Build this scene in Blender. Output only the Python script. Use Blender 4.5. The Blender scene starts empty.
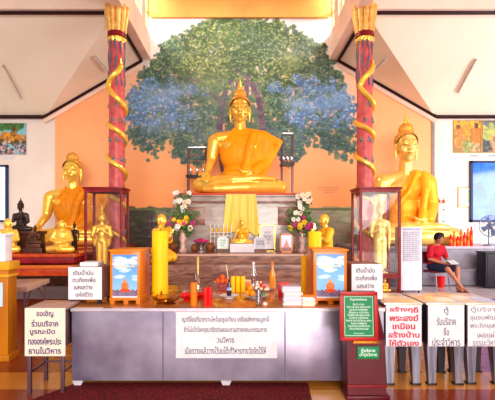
import bpy, bmesh, math, random
import numpy as np
from mathutils import Vector, Matrix, Euler
random.seed(7); rng = np.random.default_rng(7)
C = bpy.context.scene.collection
sc = bpy.context.scene
PI = math.pi
# ------------------------------------------------------------------ camera, sky, lights, exposure
EYE = 1.7                      # eye height; the lens is level and shifted, so verticals stay upright
cam = bpy.data.cameras.new('camera'); cam.sensor_width = 36; cam.lens = 400 / 495 * 36
cam.shift_x = 7.5 / 495; cam.shift_y = 25 / 495; cam.clip_end = 200
co = bpy.data.objects.new('camera', cam); C.objects.link(co); co.location = (0, 0, EYE); co.rotation_euler = (PI / 2, 0, 0)
sc.camera = co
w = bpy.data.worlds.new('daylight'); sc.world = w; w.use_nodes = True
w.node_tree.nodes['Background'].inputs[0].default_value = (1.0, .98, .97, 1)
w.node_tree.nodes['Background'].inputs[1].default_value = .55
def area(name, loc, target, sx, sy, power, col):
    l = bpy.data.lights.new(name, 'AREA'); l.shape = 'RECTANGLE'; l.size = sx; l.size_y = sy; l.energy = power; l.color = col
    o = bpy.data.objects.new(name, l); C.objects.link(o); o.location = loc
    o.rotation_euler = (Vector(target) - Vector(loc)).to_track_quat('-Z', 'Y').to_euler()
    return o
area('doorway_daylight', (1.5, -9, 4.2), (0.5, 12, 3), 10, 5, 800, (1, .97, .92))
sl = bpy.data.lights.new('added_front_fill', 'SUN'); sl.energy = 1.7; sl.angle = .5; sl.color = (1, .96, .9)      # added soft sun lamp, evens out the front daylight from near to far
so = bpy.data.objects.new('added_front_fill', sl); C.objects.link(so); so.rotation_euler = Vector((-.16, 1, -.2)).to_track_quat('-Z', 'Y').to_euler()
area('side_door_daylight', (11.5, 6.5, 2.6), (3, 9, .6), 5, 3.2, 600, (1, .95, .97))
for s_ in (-1, 1): area('clerestory_daylight', (s_ * 5.2, 11.6, 10.0), (-s_ * 1.0, 13.1, 8.9), 3, 1.2, 700, (1, .93, .8))
sc.view_settings.view_transform = 'Standard'; sc.view_settings.look = 'None'; sc.view_settings.gamma = 1
sc.view_settings.use_curve_mapping = False
sc.view_settings.exposure = 0.3

# ------------------------------------------------------------------ helpers
def lin(c):
    c = np.asarray(c, float) / 255
    return np.where(c <= .04045, c / 12.92, ((c + .055) / 1.055) ** 2.4)
def at(px, py, d):             # a point of the room seen at (px, py), d metres into the hall
    return Vector(((px - 240) / 400 * d, d, EYE + (225 - py) / 400 * d))
MATS = {}
def mat(name, col, rough=.5, metal=0., col2=None, scale=8., bump=0., stretch=None, mix=1., coat=0., detail=3., kind='noise', dist=0.):
    if name in MATS: return MATS[name]
    m = bpy.data.materials.new(name); m.use_nodes = True; nt = m.node_tree; b = nt.nodes['Principled BSDF']
    c = (*lin(col), 1); b.inputs['Base Color'].default_value = c
    b.inputs['Roughness'].default_value = rough; b.inputs['Metallic'].default_value = metal
    if metal < .3: b.inputs['Specular IOR Level'].default_value = .22 if rough > .24 else .5
    if coat: b.inputs['Coat Weight'].default_value = coat; b.inputs['Coat Roughness'].default_value = .08
    tc = nt.nodes.new('ShaderNodeTexCoord'); mp = nt.nodes.new('ShaderNodeMapping')
    nt.links.new(tc.outputs['Object'], mp.inputs[0])
    if stretch: mp.inputs['Scale'].default_value = stretch
    if kind == 'noise':
        n = nt.nodes.new('ShaderNodeTexNoise'); n.inputs['Detail'].default_value = detail; n.inputs['Distortion'].default_value = dist
    elif kind == 'voronoi': n = nt.nodes.new('ShaderNodeTexVoronoi')
    else:
        n = nt.nodes.new('ShaderNodeTexWave'); n.inputs['Distortion'].default_value = dist; n.inputs['Detail'].default_value = detail
    n.inputs['Scale'].default_value = scale; nt.links.new(mp.outputs[0], n.inputs['Vector'])
    out = n.outputs['Distance'] if kind == 'voronoi' else n.outputs[0]
    r = nt.nodes.new('ShaderNodeValToRGB'); nt.links.new(out, r.inputs[0])
    if col2 is None: col2 = tuple(max(0, v * .93) for v in col)
    r.color_ramp.elements[0].position = .35; r.color_ramp.elements[1].position = .35 + .3 * mix
    r.color_ramp.elements[0].color = c; r.color_ramp.elements[1].color = (*lin(col2), 1)
    nt.links.new(r.outputs[0], b.inputs['Base Color'])
    if bump:
        bp = nt.nodes.new('ShaderNodeBump'); bp.inputs['Strength'].default_value = bump; bp.inputs['Distance'].default_value = .02
        nt.links.new(out, bp.inputs['Height']); nt.links.new(bp.outputs[0], b.inputs['Normal'])
    MATS[name] = m; return m
def glassmat(name, tint, alpha=.12, rough=.03):
    if name in MATS: return MATS[name]
    m = bpy.data.materials.new(name); m.use_nodes = True; nt = m.node_tree; nt.nodes.clear()
    o = nt.nodes.new('ShaderNodeOutputMaterial'); t = nt.nodes.new('ShaderNodeBsdfTransparent'); g = nt.nodes.new('ShaderNodeBsdfGlossy')
    t.inputs[0].default_value = (*lin(tint), 1); g.inputs['Roughness'].default_value = rough
    f = nt.nodes.new('ShaderNodeMixShader'); f.inputs[0].default_value = alpha
    nt.links.new(t.outputs[0], f.inputs[1]); nt.links.new(g.outputs[0], f.inputs[2]); nt.links.new(f.outputs[0], o.inputs[0])
    MATS[name] = m; return m
def emit(name, col, s):
    if name in MATS: return MATS[name]
    m = bpy.data.materials.new(name); m.use_nodes = True; b = m.node_tree.nodes['Principled BSDF']
    b.inputs['Base Color'].default_value = (*lin(col), 1); b.inputs['Emission Color'].default_value = (*lin(col), 1); b.inputs['Emission Strength'].default_value = s
    MATS[name] = m; return m
def attrmat(name, rough=.6):
    if name in MATS: return MATS[name]
    m = bpy.data.materials.new(name); m.use_nodes = True; nt = m.node_tree; b = nt.nodes['Principled BSDF']
    a = nt.nodes.new('ShaderNodeAttribute'); a.attribute_name = 'paint'; nt.links.new(a.outputs['Color'], b.inputs['Base Color'])
    b.inputs['Roughness'].default_value = rough; MATS[name] = m; return m

class MB:
    def __init__(s): s.v = []; s.f = []; s.n = 0
    def add(s, v, f):
        v = np.asarray(v, float); s.v.append(v); s.f += [tuple(i + s.n for i in q) for q in f]; s.n += len(v); return s
    def box(s, c, sz, bev=0., rot=None):
        if bev:
            bm = bmesh.new(); bmesh.ops.create_cube(bm, size=1); bmesh.ops.scale(bm, vec=sz, verts=bm.verts)
            bmesh.ops.bevel(bm, geom=bm.edges[:], offset=bev, segments=2, affect='EDGES', profile=.6)
            bm.verts.index_update(); v = np.array([q.co for q in bm.verts]); f = [[q.index for q in p.verts] for p in bm.faces]; bm.free()
        else:
            v = np.array([(x, y, z) for x in (-.5, .5) for y in (-.5, .5) for z in (-.5, .5)]) * np.array(sz)
            f = [(0, 1, 3, 2), (4, 6, 7, 5), (0, 4, 5, 1), (2, 3, 7, 6), (0, 2, 6, 4), (1, 5, 7, 3)]
        if rot is not None: v = v @ np.array(Euler(rot).to_matrix()).T
        return s.add(v + np.array(c), f)
    def b2(s, a, b, bev=0.):   # box by two corners
        a = np.array(a, float); b = np.array(b, float); return s.box((a + b) / 2, np.abs(b - a), bev)
    def hexa(s, bot, top):     # frustum from two lists of 4 corners
        return s.add(list(bot) + list(top), [(3, 2, 1, 0), (4, 5, 6, 7)] + [(i, (i + 1) % 4, 4 + (i + 1) % 4, 4 + i) for i in range(4)])
    def ell(s, c, r, rot=None, n=14, m=10):
        v = [(0, 0, 1)]; 
        for j in range(1, m):
            a = PI * j / m
            v += [(math.sin(a) * math.cos(2 * PI * i / n), math.sin(a) * math.sin(2 * PI * i / n), math.cos(a)) for i in range(n)]
        v.append((0, 0, -1)); v = np.array(v) * np.array(r if hasattr(r, '__len__') else (r, r, r))
        f = [(0, 1 + i, 1 + (i + 1) % n) for i in range(n)]
        for j in range(m - 2):
            o = 1 + j * n; f += [(o + i, o + n + i, o + n + (i + 1) % n, o + (i + 1) % n) for i in range(n)]
        L = len(v) - 1; o = 1 + (m - 2) * n; f += [(L, o + (i + 1) % n, o + i) for i in range(n)]
        if rot is not None: v = v @ np.array(Euler(rot).to_matrix()).T
        return s.add(v + np.array(c), f)
    def tube(s, pts, r, n=8, flat=None):
        pts = [Vector(p) for p in pts]; rr = r if hasattr(r, '__len__') else [r] * len(pts)
        v = []; up = None
        for i, p in enumerate(pts):
            t = (pts[min(i + 1, len(pts) - 1)] - pts[max(i - 1, 0)]).normalized()
            if up is None: up = Vector((0, 0, 1)) if abs(t.z) < .9 else Vector((0, 1, 0))
            a = t.cross(up).normalized(); b = a.cross(t).normalized(); up = b
            for k in range(n):
                q = 2 * PI * k / n; v.append(p + rr[i] * (a * math.cos(q) + b * math.sin(q) * (flat or 1)))
        f = [tuple(range(n))[::-1], tuple(range((len(pts) - 1) * n, len(pts) * n))]
        for i in range(len(pts) - 1): f += [(i * n + k, i * n + (k + 1) % n, (i + 1) * n + (k + 1) % n, (i + 1) * n + k) for k in range(n)]
        return s.add([tuple(q) for q in v], f)
    def chain(s, pts, rr, n=12):  # rounded limb
        for i, (p, r) in enumerate(zip(pts, rr)): s.ell(p, r, n=n, m=8)
        for i in range(len(pts) - 1): s.tube([pts[i], pts[i + 1]], [rr[i], rr[i + 1]], n)
        return s
    def lathe(s, c, prof, n=20, lobes=0, amp=0.):
        v = []; c = np.array(c)
        for k, (r, z) in enumerate(prof):
            for i in range(n):
                a = 2 * PI * i / n; q = r * (1 + amp * (abs(math.sin(lobes * a / 2)) - .5)) if lobes else r
                v.append((q * math.cos(a), q * math.sin(a), z))
        f = [tuple(range(n))[::-1], tuple(range((len(prof) - 1) * n, len(prof) * n))]
        for j in range(len(prof) - 1): f += [(j * n + i, j * n + (i + 1) % n, (j + 1) * n + (i + 1) % n, (j + 1) * n + i) for i in range(n)]
        return s.add(np.array(v) + c, f)
    def mesh(s, name, smooth=True):
        me = bpy.data.meshes.new(name); me.from_pydata(np.concatenate(s.v).tolist(), [], s.f)
        bm = bmesh.new(); bm.from_mesh(me); bmesh.ops.recalc_face_normals(bm, faces=bm.faces[:]); bm.to_mesh(me); bm.free()
        if smooth:
            me.shade_smooth(); me.set_sharp_from_angle(angle=.7)
        return me
def inflate(prims, d):
    out = []
    for p in prims:
        if p[0] == 'e': out.append(('e', p[1], tuple(r + d for r in (p[2] if hasattr(p[2], '__len__') else (p[2],) * 3)), *p[3:]))
        else: out.append(('c', p[1], [r + d for r in p[2]]))
    return out
def fused(name, prims, voxel, smooth=4, cut=()):   # one continuous skin over overlapping rounded volumes
    mb = MB()
    for p in prims:
        if p[0] == 'e': mb.ell(p[1], p[2], p[3] if len(p) > 3 else None, 16, 12)
        else: mb.chain(p[1], p[2])
    o = bpy.data.objects.new('tmp', mb.mesh('tmp', False)); C.objects.link(o)
    r = o.modifiers.new('r', 'REMESH'); r.mode = 'VOXEL'; r.voxel_size = voxel
    s = o.modifiers.new('s', 'SMOOTH'); s.iterations = smooth; s.factor = .5
    dg = bpy.context.evaluated_depsgraph_get(); me = bpy.data.meshes.new_from_object(o.evaluated_get(dg)); me.name = name
    bpy.data.objects.remove(o)
    if cut:
        bm = bmesh.new(); bm.from_mesh(me)
        for co_, no in cut:
            bmesh.ops.bisect_plane(bm, geom=bm.verts[:] + bm.edges[:] + bm.faces[:], plane_co=co_, plane_no=no, clear_outer=True)
        bm.to_mesh(me); bm.free()
    me.shade_smooth(); return me
def tag(o, label, cat, group=None, kind=None):
    if label: o['label'] = label
    if cat: o['category'] = cat
    if group: o['group'] = group
    if kind: o['kind'] = kind
    return o
def T(name, label, cat, loc=(0, 0, 0), rz=0, group=None, sc_=1.):
    o = bpy.data.objects.new(name, None); C.objects.link(o); o.location = loc; o.rotation_euler = (0, 0, rz); o.scale = (sc_,) * 3
    o.empty_display_size = .1
    return tag(o, label, cat, group)
def part(me, name, m, parent=None, loc=(0, 0, 0), label=None, rot=None):
    if isinstance(me, MB): me = me.mesh(name)
    o = bpy.data.objects.new(name, me); C.objects.link(o); o.location = loc; o.parent = parent
    if rot is not None: o.rotation_euler = rot
    if m is not None:
        if len(me.materials) == 0: me.materials.append(m)
        elif me.materials[0] != m:
            o.material_slots[0].link = 'OBJECT'; o.material_slots[0].material = m
    if label: o['label'] = label
    return o
def S(me, name, m, label, cat, loc=(0, 0, 0), group=None, rz=0, scale=1.):
    o = part(me, name, m, None, loc); o.rotation_euler = (0, 0, rz); o.scale = (scale,) * 3
    return tag(o, label, cat, group)
def struct(me, name, m, loc=(0, 0, 0)):
    o = part(me, name, m, None, loc); o['kind'] = 'structure'; return o
def copy_tree(o, loc=None, label=None, parent=None, rz=None, scale=None):
    c = o.copy(); C.objects.link(c)
    if parent is not None: c.parent = parent
    if loc is not None: c.location = loc
    if rz is not None: c.rotation_euler = (0, 0, rz)
    if scale is not None: c.scale = (scale,) * 3
    if label: c['label'] = label
    for ch in list(o.children): copy_tree(ch, parent=c)
    return c
def lettering(body, m, parent, c, w_, h_, name='lettering', bold=0.0, spacing=1.0, align='CENTER', depth=.002):
    cu = bpy.data.curves.new('t', 'FONT'); cu.body = body; cu.align_x = align; cu.extrude = .004; cu.offset = bold; cu.space_line = spacing
    cu.resolution_u = 3
    o = bpy.data.objects.new('t', cu); C.objects.link(o); dg = bpy.context.evaluated_depsgraph_get()
    me = bpy.data.meshes.new_from_object(o.evaluated_get(dg)); bpy.data.objects.remove(o)
    n = len(me.vertices); a = np.empty(n * 3); me.vertices.foreach_get('co', a); a = a.reshape(-1, 3)
    lo, hi = a.min(0), a.max(0); mid = (lo + hi) / 2; k = (hi - lo)
    b = np.empty_like(a); b[:, 0] = (a[:, 0] - mid[0]) / k[0] * w_; b[:, 2] = (a[:, 1] - mid[1]) / k[1] * h_
    b[:, 1] = -(a[:, 2] - lo[2]) / k[2] * depth
    me.vertices.foreach_set('co', b.ravel()); me.update(); me.name = name; me.materials.clear()
    return part(me, name, m, parent, c)
def painted(w_, h_, nx, nz, fn, thick=.0):   # a flat painted sheet facing -Y, lower-left at the origin, colours from fn(u, v), v up
    u, v = np.meshgrid((np.arange(nx) + .5) / nx, (np.arange(nz) + .5) / nz)
    col = fn(u, v)
    gx, gz = np.meshgrid(np.arange(nx + 1) / nx * w_, np.arange(nz + 1) / nz * h_)
    V = np.stack([gx.ravel(), np.zeros(gx.size), gz.ravel()], 1)
    i = np.arange(nx * nz); r, c = i // nx, i % nx; a = r * (nx + 1) + c
    F = np.stack([a, a + 1, a + nx + 2, a + nx + 1], 1)
    me = bpy.data.meshes.new('painted'); me.vertices.add(len(V)); me.vertices.foreach_set('co', V.ravel())
    me.loops.add(F.size); me.loops.foreach_set('vertex_index', F.ravel().astype(np.int32))
    me.polygons.add(len(F)); me.polygons.foreach_set('loop_start', (np.arange(len(F)) * 4).astype(np.int32))
    me.update(calc_edges=True)
    at_ = me.color_attributes.new('paint', 'FLOAT_COLOR', 'CORNER')
    q = np.concatenate([lin(col.reshape(-1, 3)), np.ones((nx * nz, 1))], 1)
    at_.data.foreach_set('color', np.repeat(q, 4, 0).ravel())
    return me

# ------------------------------------------------------------------ materials
cream = mat('cream plaster', (246, 222, 205), .8, col2=(238, 212, 196), scale=1.2)
ceilm = mat('ceiling board', (255, 244, 224), .75, col2=(252, 238, 216), scale=.8)
pinkp = mat('pink plaster', (255, 222, 202), .7, scale=1.)
orangep = mat('orange plaster', (252, 178, 124), .65, col2=(251, 170, 114), scale=.6)
corn = mat('orange cornice', (250, 168, 88), .5, scale=1.)
whitep = mat('white plaster', (238, 226, 217), .8, col2=(230, 216, 207), scale=1.)
darkwood = mat('dark brown trim', (52, 22, 26), .45, scale=3)
redwood = mat('dark red lacquer', (142, 20, 30), .35, col2=(110, 12, 20), scale=5)
gold = mat('gold leaf', (255, 210, 92), .24, .5, col2=(255, 198, 72), scale=3, bump=.03)
goldd = mat('dark gold', (205, 125, 25), .3, .8, col2=(120, 60, 12), scale=14, bump=.15)
paleg = mat('pale gold', (248, 216, 140), .4, .3, col2=(238, 196, 110), scale=8, bump=.05)
goldhair = mat('gold curls', (250, 188, 76), .4, .5, col2=(215, 140, 45), scale=40, kind='voronoi', bump=.5)
robeO = mat('orange robe', (255, 168, 14), .5, .0, col2=(250, 154, 8), scale=3, stretch=(6, 6, .7), bump=.15)
robeG = mat('gold robe', (255, 186, 46), .32, .5, col2=(255, 172, 32), scale=3, stretch=(5, 5, .7), bump=.12)
bronze = mat('black bronze', (40, 30, 34), .28, .5, col2=(70, 50, 40), scale=6)
brownb = mat('brown bronze', (95, 50, 28), .4, .4, col2=(60, 28, 20), scale=9)
steel = mat('steel with painted reflections', (190, 178, 198), .3, .5, col2=(128, 114, 140), scale=1.6, bump=.02, detail=6)  # mottle puts uneven reflections into the steel's colour
steeltop = mat('steel top with amber reflection', (196, 126, 66), .1, .3, col2=(170, 104, 52), scale=2)  # steel top, with the reflected gold put into its colour as amber
chrome = mat('chrome', (215, 210, 215), .15, .95, scale=3)
legsteel = mat('grey folded steel', (165, 160, 175), .3, .7, col2=(110, 105, 120), scale=2, stretch=(9, 9, .6))
blackm = mat('black metal', (22, 18, 22), .4, .3, scale=3)
paper = mat('white paper', (232, 222, 228), .7, scale=3)
paperw = mat('cream paper', (242, 220, 200), .7, scale=3)
ink = mat('blue black ink', (42, 34, 70), .6, scale=3)
inkb = mat('violet ink', (50, 36, 112), .6, scale=3)
redink = mat('crimson ink', (205, 20, 60), .5, scale=3)
marble = mat('rose marble', (164, 116, 100), .25, col2=(108, 68, 58), scale=2.2, detail=8, stretch=(1, 1, 4), dist=1.2)
marbleg = mat('grey rose marble', (190, 168, 160), .22, col2=(150, 132, 122), scale=1.5, detail=8, stretch=(1, 1, 3), dist=1.5)
greystone = mat('grey stone', (150, 142, 155), .35, col2=(122, 116, 130), scale=3, detail=6)
orangewood = mat('orange varnished wood', (226, 120, 22), .35, col2=(205, 98, 12), scale=4, stretch=(1, 1, .15), coat=.2)
goldwood = mat('golden lacquered wood', (200, 122, 16), .4, col2=(176, 98, 8), scale=4, stretch=(1, 1, .2))
lacquer = mat('orange red lacquer', (206, 78, 22), .3, col2=(170, 44, 16), scale=6, coat=.3)
yellowwax = mat('yellow wax', (255, 196, 10), .45, col2=(250, 180, 5), scale=2); yellowwax.node_tree.nodes['Principled BSDF'].inputs['Subsurface Weight'].default_value = .15
redplastic = mat('red wax', (226, 28, 26), .3, scale=4)
orangewax = mat('orange wax', (245, 120, 15), .4, scale=4)
clear = glassmat('clear glass', (252, 253, 253), .02)
skin = mat('skin', (178, 110, 80), .5, scale=4)
# ------------------------------------------------------------------ setting
def floor_mat():
    m = bpy.data.materials.new('floor tiles'); m.use_nodes = True; nt = m.node_tree; b = nt.nodes['Principled BSDF']
    N = nt.nodes.new; L = nt.links.new
    g = N('ShaderNodeNewGeometry'); sp = N('ShaderNodeSeparateXYZ'); L(g.outputs['Position'], sp.inputs[0])
    mp = N('ShaderNodeMapping'); L(g.outputs['Position'], mp.inputs[0]); mp.inputs['Location'].default_value = (.1, -.25, 0)
    br = N('ShaderNodeTexBrick'); br.offset = 0; br.inputs['Scale'].default_value = 1
    br.inputs['Brick Width'].default_value = .5; br.inputs['Row Height'].default_value = .5; br.inputs['Mortar Size'].default_value = .006
    br.inputs['Color1'].default_value = (*lin((160, 66, 26)), 1); br.inputs['Color2'].default_value = (*lin((140, 52, 22)), 1)
    br.inputs['Mortar'].default_value = (*lin((120, 60, 40)), 1); L(mp.outputs[0], br.inputs['Vector'])
    no = N('ShaderNodeTexNoise'); no.inputs['Scale'].default_value = 3; no.inputs['Detail'].default_value = 6; L(g.outputs['Position'], no.inputs['Vector'])
    def ramp(src, p0, p1):
        r = N('ShaderNodeMapRange'); r.interpolation_type = 'STEPPED' if False else 'LINEAR'
        r.inputs['From Min'].default_value = p0; r.inputs['From Max'].default_value = p1; L(src, r.inputs['Value']); return r.outputs[0]
    def mul(a, c):
        q = N('ShaderNodeMath'); q.operation = 'MULTIPLY'; L(a, q.inputs[0]); L(c, q.inputs[1]); return q.outputs[0]
    def mix(f, a, col):
        q = N('ShaderNodeMix'); q.data_type = 'RGBA'; L(f, q.inputs[0]); L(a, q.inputs[6]); q.inputs[7].default_value = (*lin(col), 1); return q.outputs[2]
    c = br.outputs['Color']
    c = mix(mul(ramp(sp.outputs[1], 4.13, 4.15), ramp(sp.outputs[1], 4.62, 4.60)), c, (212, 132, 50))      # pale border row of tiles
    c = mix(mul(ramp(sp.outputs[0], .70, .71), mul(ramp(sp.outputs[0], 1.2, 1.19), ramp(sp.outputs[1], 4.14, 4.12))), c, (232, 165, 90))
    c = mix(ramp(sp.outputs[1], 9.2, 9.22), c, (205, 190, 198))                                              # grey terrazzo by the altars
    mm = N('ShaderNodeMix'); mm.data_type = 'RGBA'; mm.blend_type = 'MULTIPLY'; mm.inputs[0].default_value = .35; L(c, mm.inputs[6]); L(no.outputs[0], mm.inputs[7])
    L(mm.outputs[2], b.inputs['Base Color']); b.inputs['Roughness'].default_value = .22
    return m
struct(MB().b2((-9.2, -6, -.1), (12, 13.5, 0)), 'floor', floor_mat())
WB = 13.33
HI, LO_ = 7.18, 5.3
# back wall: white wings and the orange middle, which stands a little proud
struct(MB().b2((-9.2, WB, 0), (9.4, WB + .3, 10.4)), 'wall_back', whitep)
xo0, xo1 = at(55, 0, WB - .06).x, at(431.5, 0, WB - .06).x
struct(MB().b2((xo0, WB - .06, 0), (xo1, WB, 10.2)), 'wall_center', orangep)
struct(MB().b2((xo1, WB - .1, 0), (xo1 + .09, WB, 5.4)), 'trim_1', mat('grey corner strip', (150, 130, 130), .5))
struct(MB().b2((xo1 + .09, WB - .05, 0), (xo1 + .3, WB, 5.3)), 'trim_2', cream)
struct(MB().b2((-9.3, 5.5, 0), (-9.2, WB + .3, 10)), 'wall_left', whitep)
# nave walls over the pillars with clerestory openings
for sgn, nm, n0 in ((-1, 'wall_nave_left', 1), (1, 'wall_nave_right', 20)):
    xi, xo = sgn * 2.95, sgn * 3.24
    mb = MB().b2((xi, 3, HI), (xo, WB, 7.97)).b2((xi, 3, 9.5), (xo, WB, 10.2))
    ys = [WB - .07]; y = WB - .07
    while y > 5: y -= .72; ys.append(y); y -= .5; ys.append(y)
    for k in range(1, len(ys) - 1, 2): mb.b2((xi, ys[k + 1], 7.97), (xo, ys[k], 9.5))
    mb.b2((xi, 3, 7.97), (xo, ys[-1], 9.5))
    struct(mb, nm, pinkp)
    k = 0
    for j in range(0, len(ys) - 1, 2):
        if ys[j] < 9: break
        k += 1; m2 = MB(); a, b = ys[j + 1], ys[j]; xm = (xi + xo) / 2
        m2.b2((xm - .03, a, 7.97), (xm + .03, a + .05, 9.5)).b2((xm - .03, b - .05, 7.97), (xm + .03, b, 9.5)).b2((xm - .03, a, 7.97), (xm + .03, b, 8.03)).b2((xm - .03, a, 8.7), (xm + .03, b, 8.75))
        wf = struct(m2, 'window_%d' % (n0 + k), mat('pale yellow frame', (250, 225, 160), .5))
        p_ = part(MB().b2((xm - .005, a + .05, 8.03), (xm + .005, b - .05, 9.5)), 'pane', clear, wf)
struct(MB().b2((-3.24, 9, 10.2), (3.24, WB + .3, 10.3)), 'ceiling_nave', corn)
struct(MB().b2((-2.95, WB - .16, at(0, 17, WB - .16).z), (2.95, WB - .06, 10.2)), 'trim_3', corn)
# aisle ceilings: sloping boards that meet in a hip, fascia above the front edge
for sgn, nm in ((-1, 'left'), (1, 'right')):
    X = lambda v: sgn * v
    p1 = np.array((X(3.24), 10.3, HI)); p2 = np.array((X(3.24), WB, HI)); p3 = np.array((X(6.5), WB, LO_)); p4 = np.array((X(9.3), WB, LO_)); p5 = np.array((X(9.3), 10.3, HI))
    up = np.array((0, 0, .08))
    V = [p1, p2, p3, p4, p5] + [q + up for q in (p1, p2, p3, p4, p5)]
    struct(MB().add(V, [(0, 1, 2), (0, 2, 3, 4), (5, 7, 6), (5, 9, 8, 7), (0, 5, 6, 1), (1, 6, 7, 2), (2, 7, 8, 3), (3, 8, 9, 4), (4, 9, 5, 0)]), 'ceiling_' + nm, ceilm)
    struct(MB().b2((X(3.24), 10.14, HI), (X(9.3), 10.3, 8.3)), 'wall_front_' + nm, cream)
    t = .05
    def strip(a, b, r=.055):
        return MB().tube([a, b], r, 4)
    tr = MB()
    for a, b in ((p1 + (0, -.02, -.02), p5 + (0, -.02, -.02)), (p1 + (X(.03), 0, -.02), p2 + (X(.03), -.1, -.02)), (p2 + (0, -.1, -.02), p3 + (0, -.1, -.02)), (p3 + (0, -.1, -.02), p4 + (0, -.1, -.02))):
        tr.tube([a, b], .06, 4)
    struct(tr, 'trim_%d' % (4 if sgn < 0 else 5), darkwood)
    tl = MB()   # pale moulding under the slope on the orange wall
    tl.tube([p2 + (0, -.1, -.17), p3 + (0, -.1, -.17)], .07, 4)
    struct(tl, 'trim_%d' % (6 if sgn < 0 else 7), pinkp)
struct(MB().b2((-9.3, -6, 8.3), (12, 10.14, 8.4)), 'ceiling_front', ceilm)
# lower windows
def low_window(n, x0, x1, z0, z1, pane):
    y = WB - .05; m_ = MB(); f = .07
    m_.b2((x0, y - .05, z0), (x0 + f, y + .05, z1)).b2((x1 - f, y - .05, z0), (x1, y + .05, z1)).b2((x0, y - .05, z0), (x1, y + .05, z0 + f)).b2((x0, y - .05, z1 - f), (x1, y + .05, z1))
    wf = struct(m_, 'window_%d' % n, mat('dark blue frame', (40, 55, 95), .5))
    part(MB().b2((x0 + f, y - .01, z0 + f), (x1 - f, y + .01, z1 - f)), 'pane', pane, wf)
def daypane(name, c1, c2, s):
    m = bpy.data.materials.new(name); m.use_nodes = True; nt = m.node_tree; b = nt.nodes['Principled BSDF']
    tc = nt.nodes.new('ShaderNodeTexCoord'); n = nt.nodes.new('ShaderNodeTexNoise'); n.inputs['Scale'].default_value = 1.1; n.inputs['Distortion'].default_value = 1.5
    nt.links.new(tc.outputs['Object'], n.inputs['Vector']); r = nt.nodes.new('ShaderNodeValToRGB'); nt.links.new(n.outputs[0], r.inputs[0])
    r.color_ramp.elements[0].color = (*lin(c1), 1); r.color_ramp.elements[1].color = (*lin(c2), 1); r.color_ramp.elements[0].position = .4; r.color_ramp.elements[1].position = .62
    nt.links.new(r.outputs[0], b.inputs['Emission Color']); b.inputs['Emission Strength'].default_value = s; b.inputs['Base Color'].default_value = (*lin(c1), 1); b.inputs['Roughness'].default_value = .1
    return m
a, b = at(-30, 222, WB - .05), at(8, 165, WB - .05); low_window(40, a.x, b.x, a.z, b.z, daypane('bright window glass', (200, 225, 250), (255, 255, 255), .9))
a, b = at(470, 222, WB - .05), at(530, 161, WB - .05); low_window(41, a.x, b.x, a.z, b.z, daypane('blue window glass', (28, 92, 200), (110, 170, 240), .4))

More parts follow.
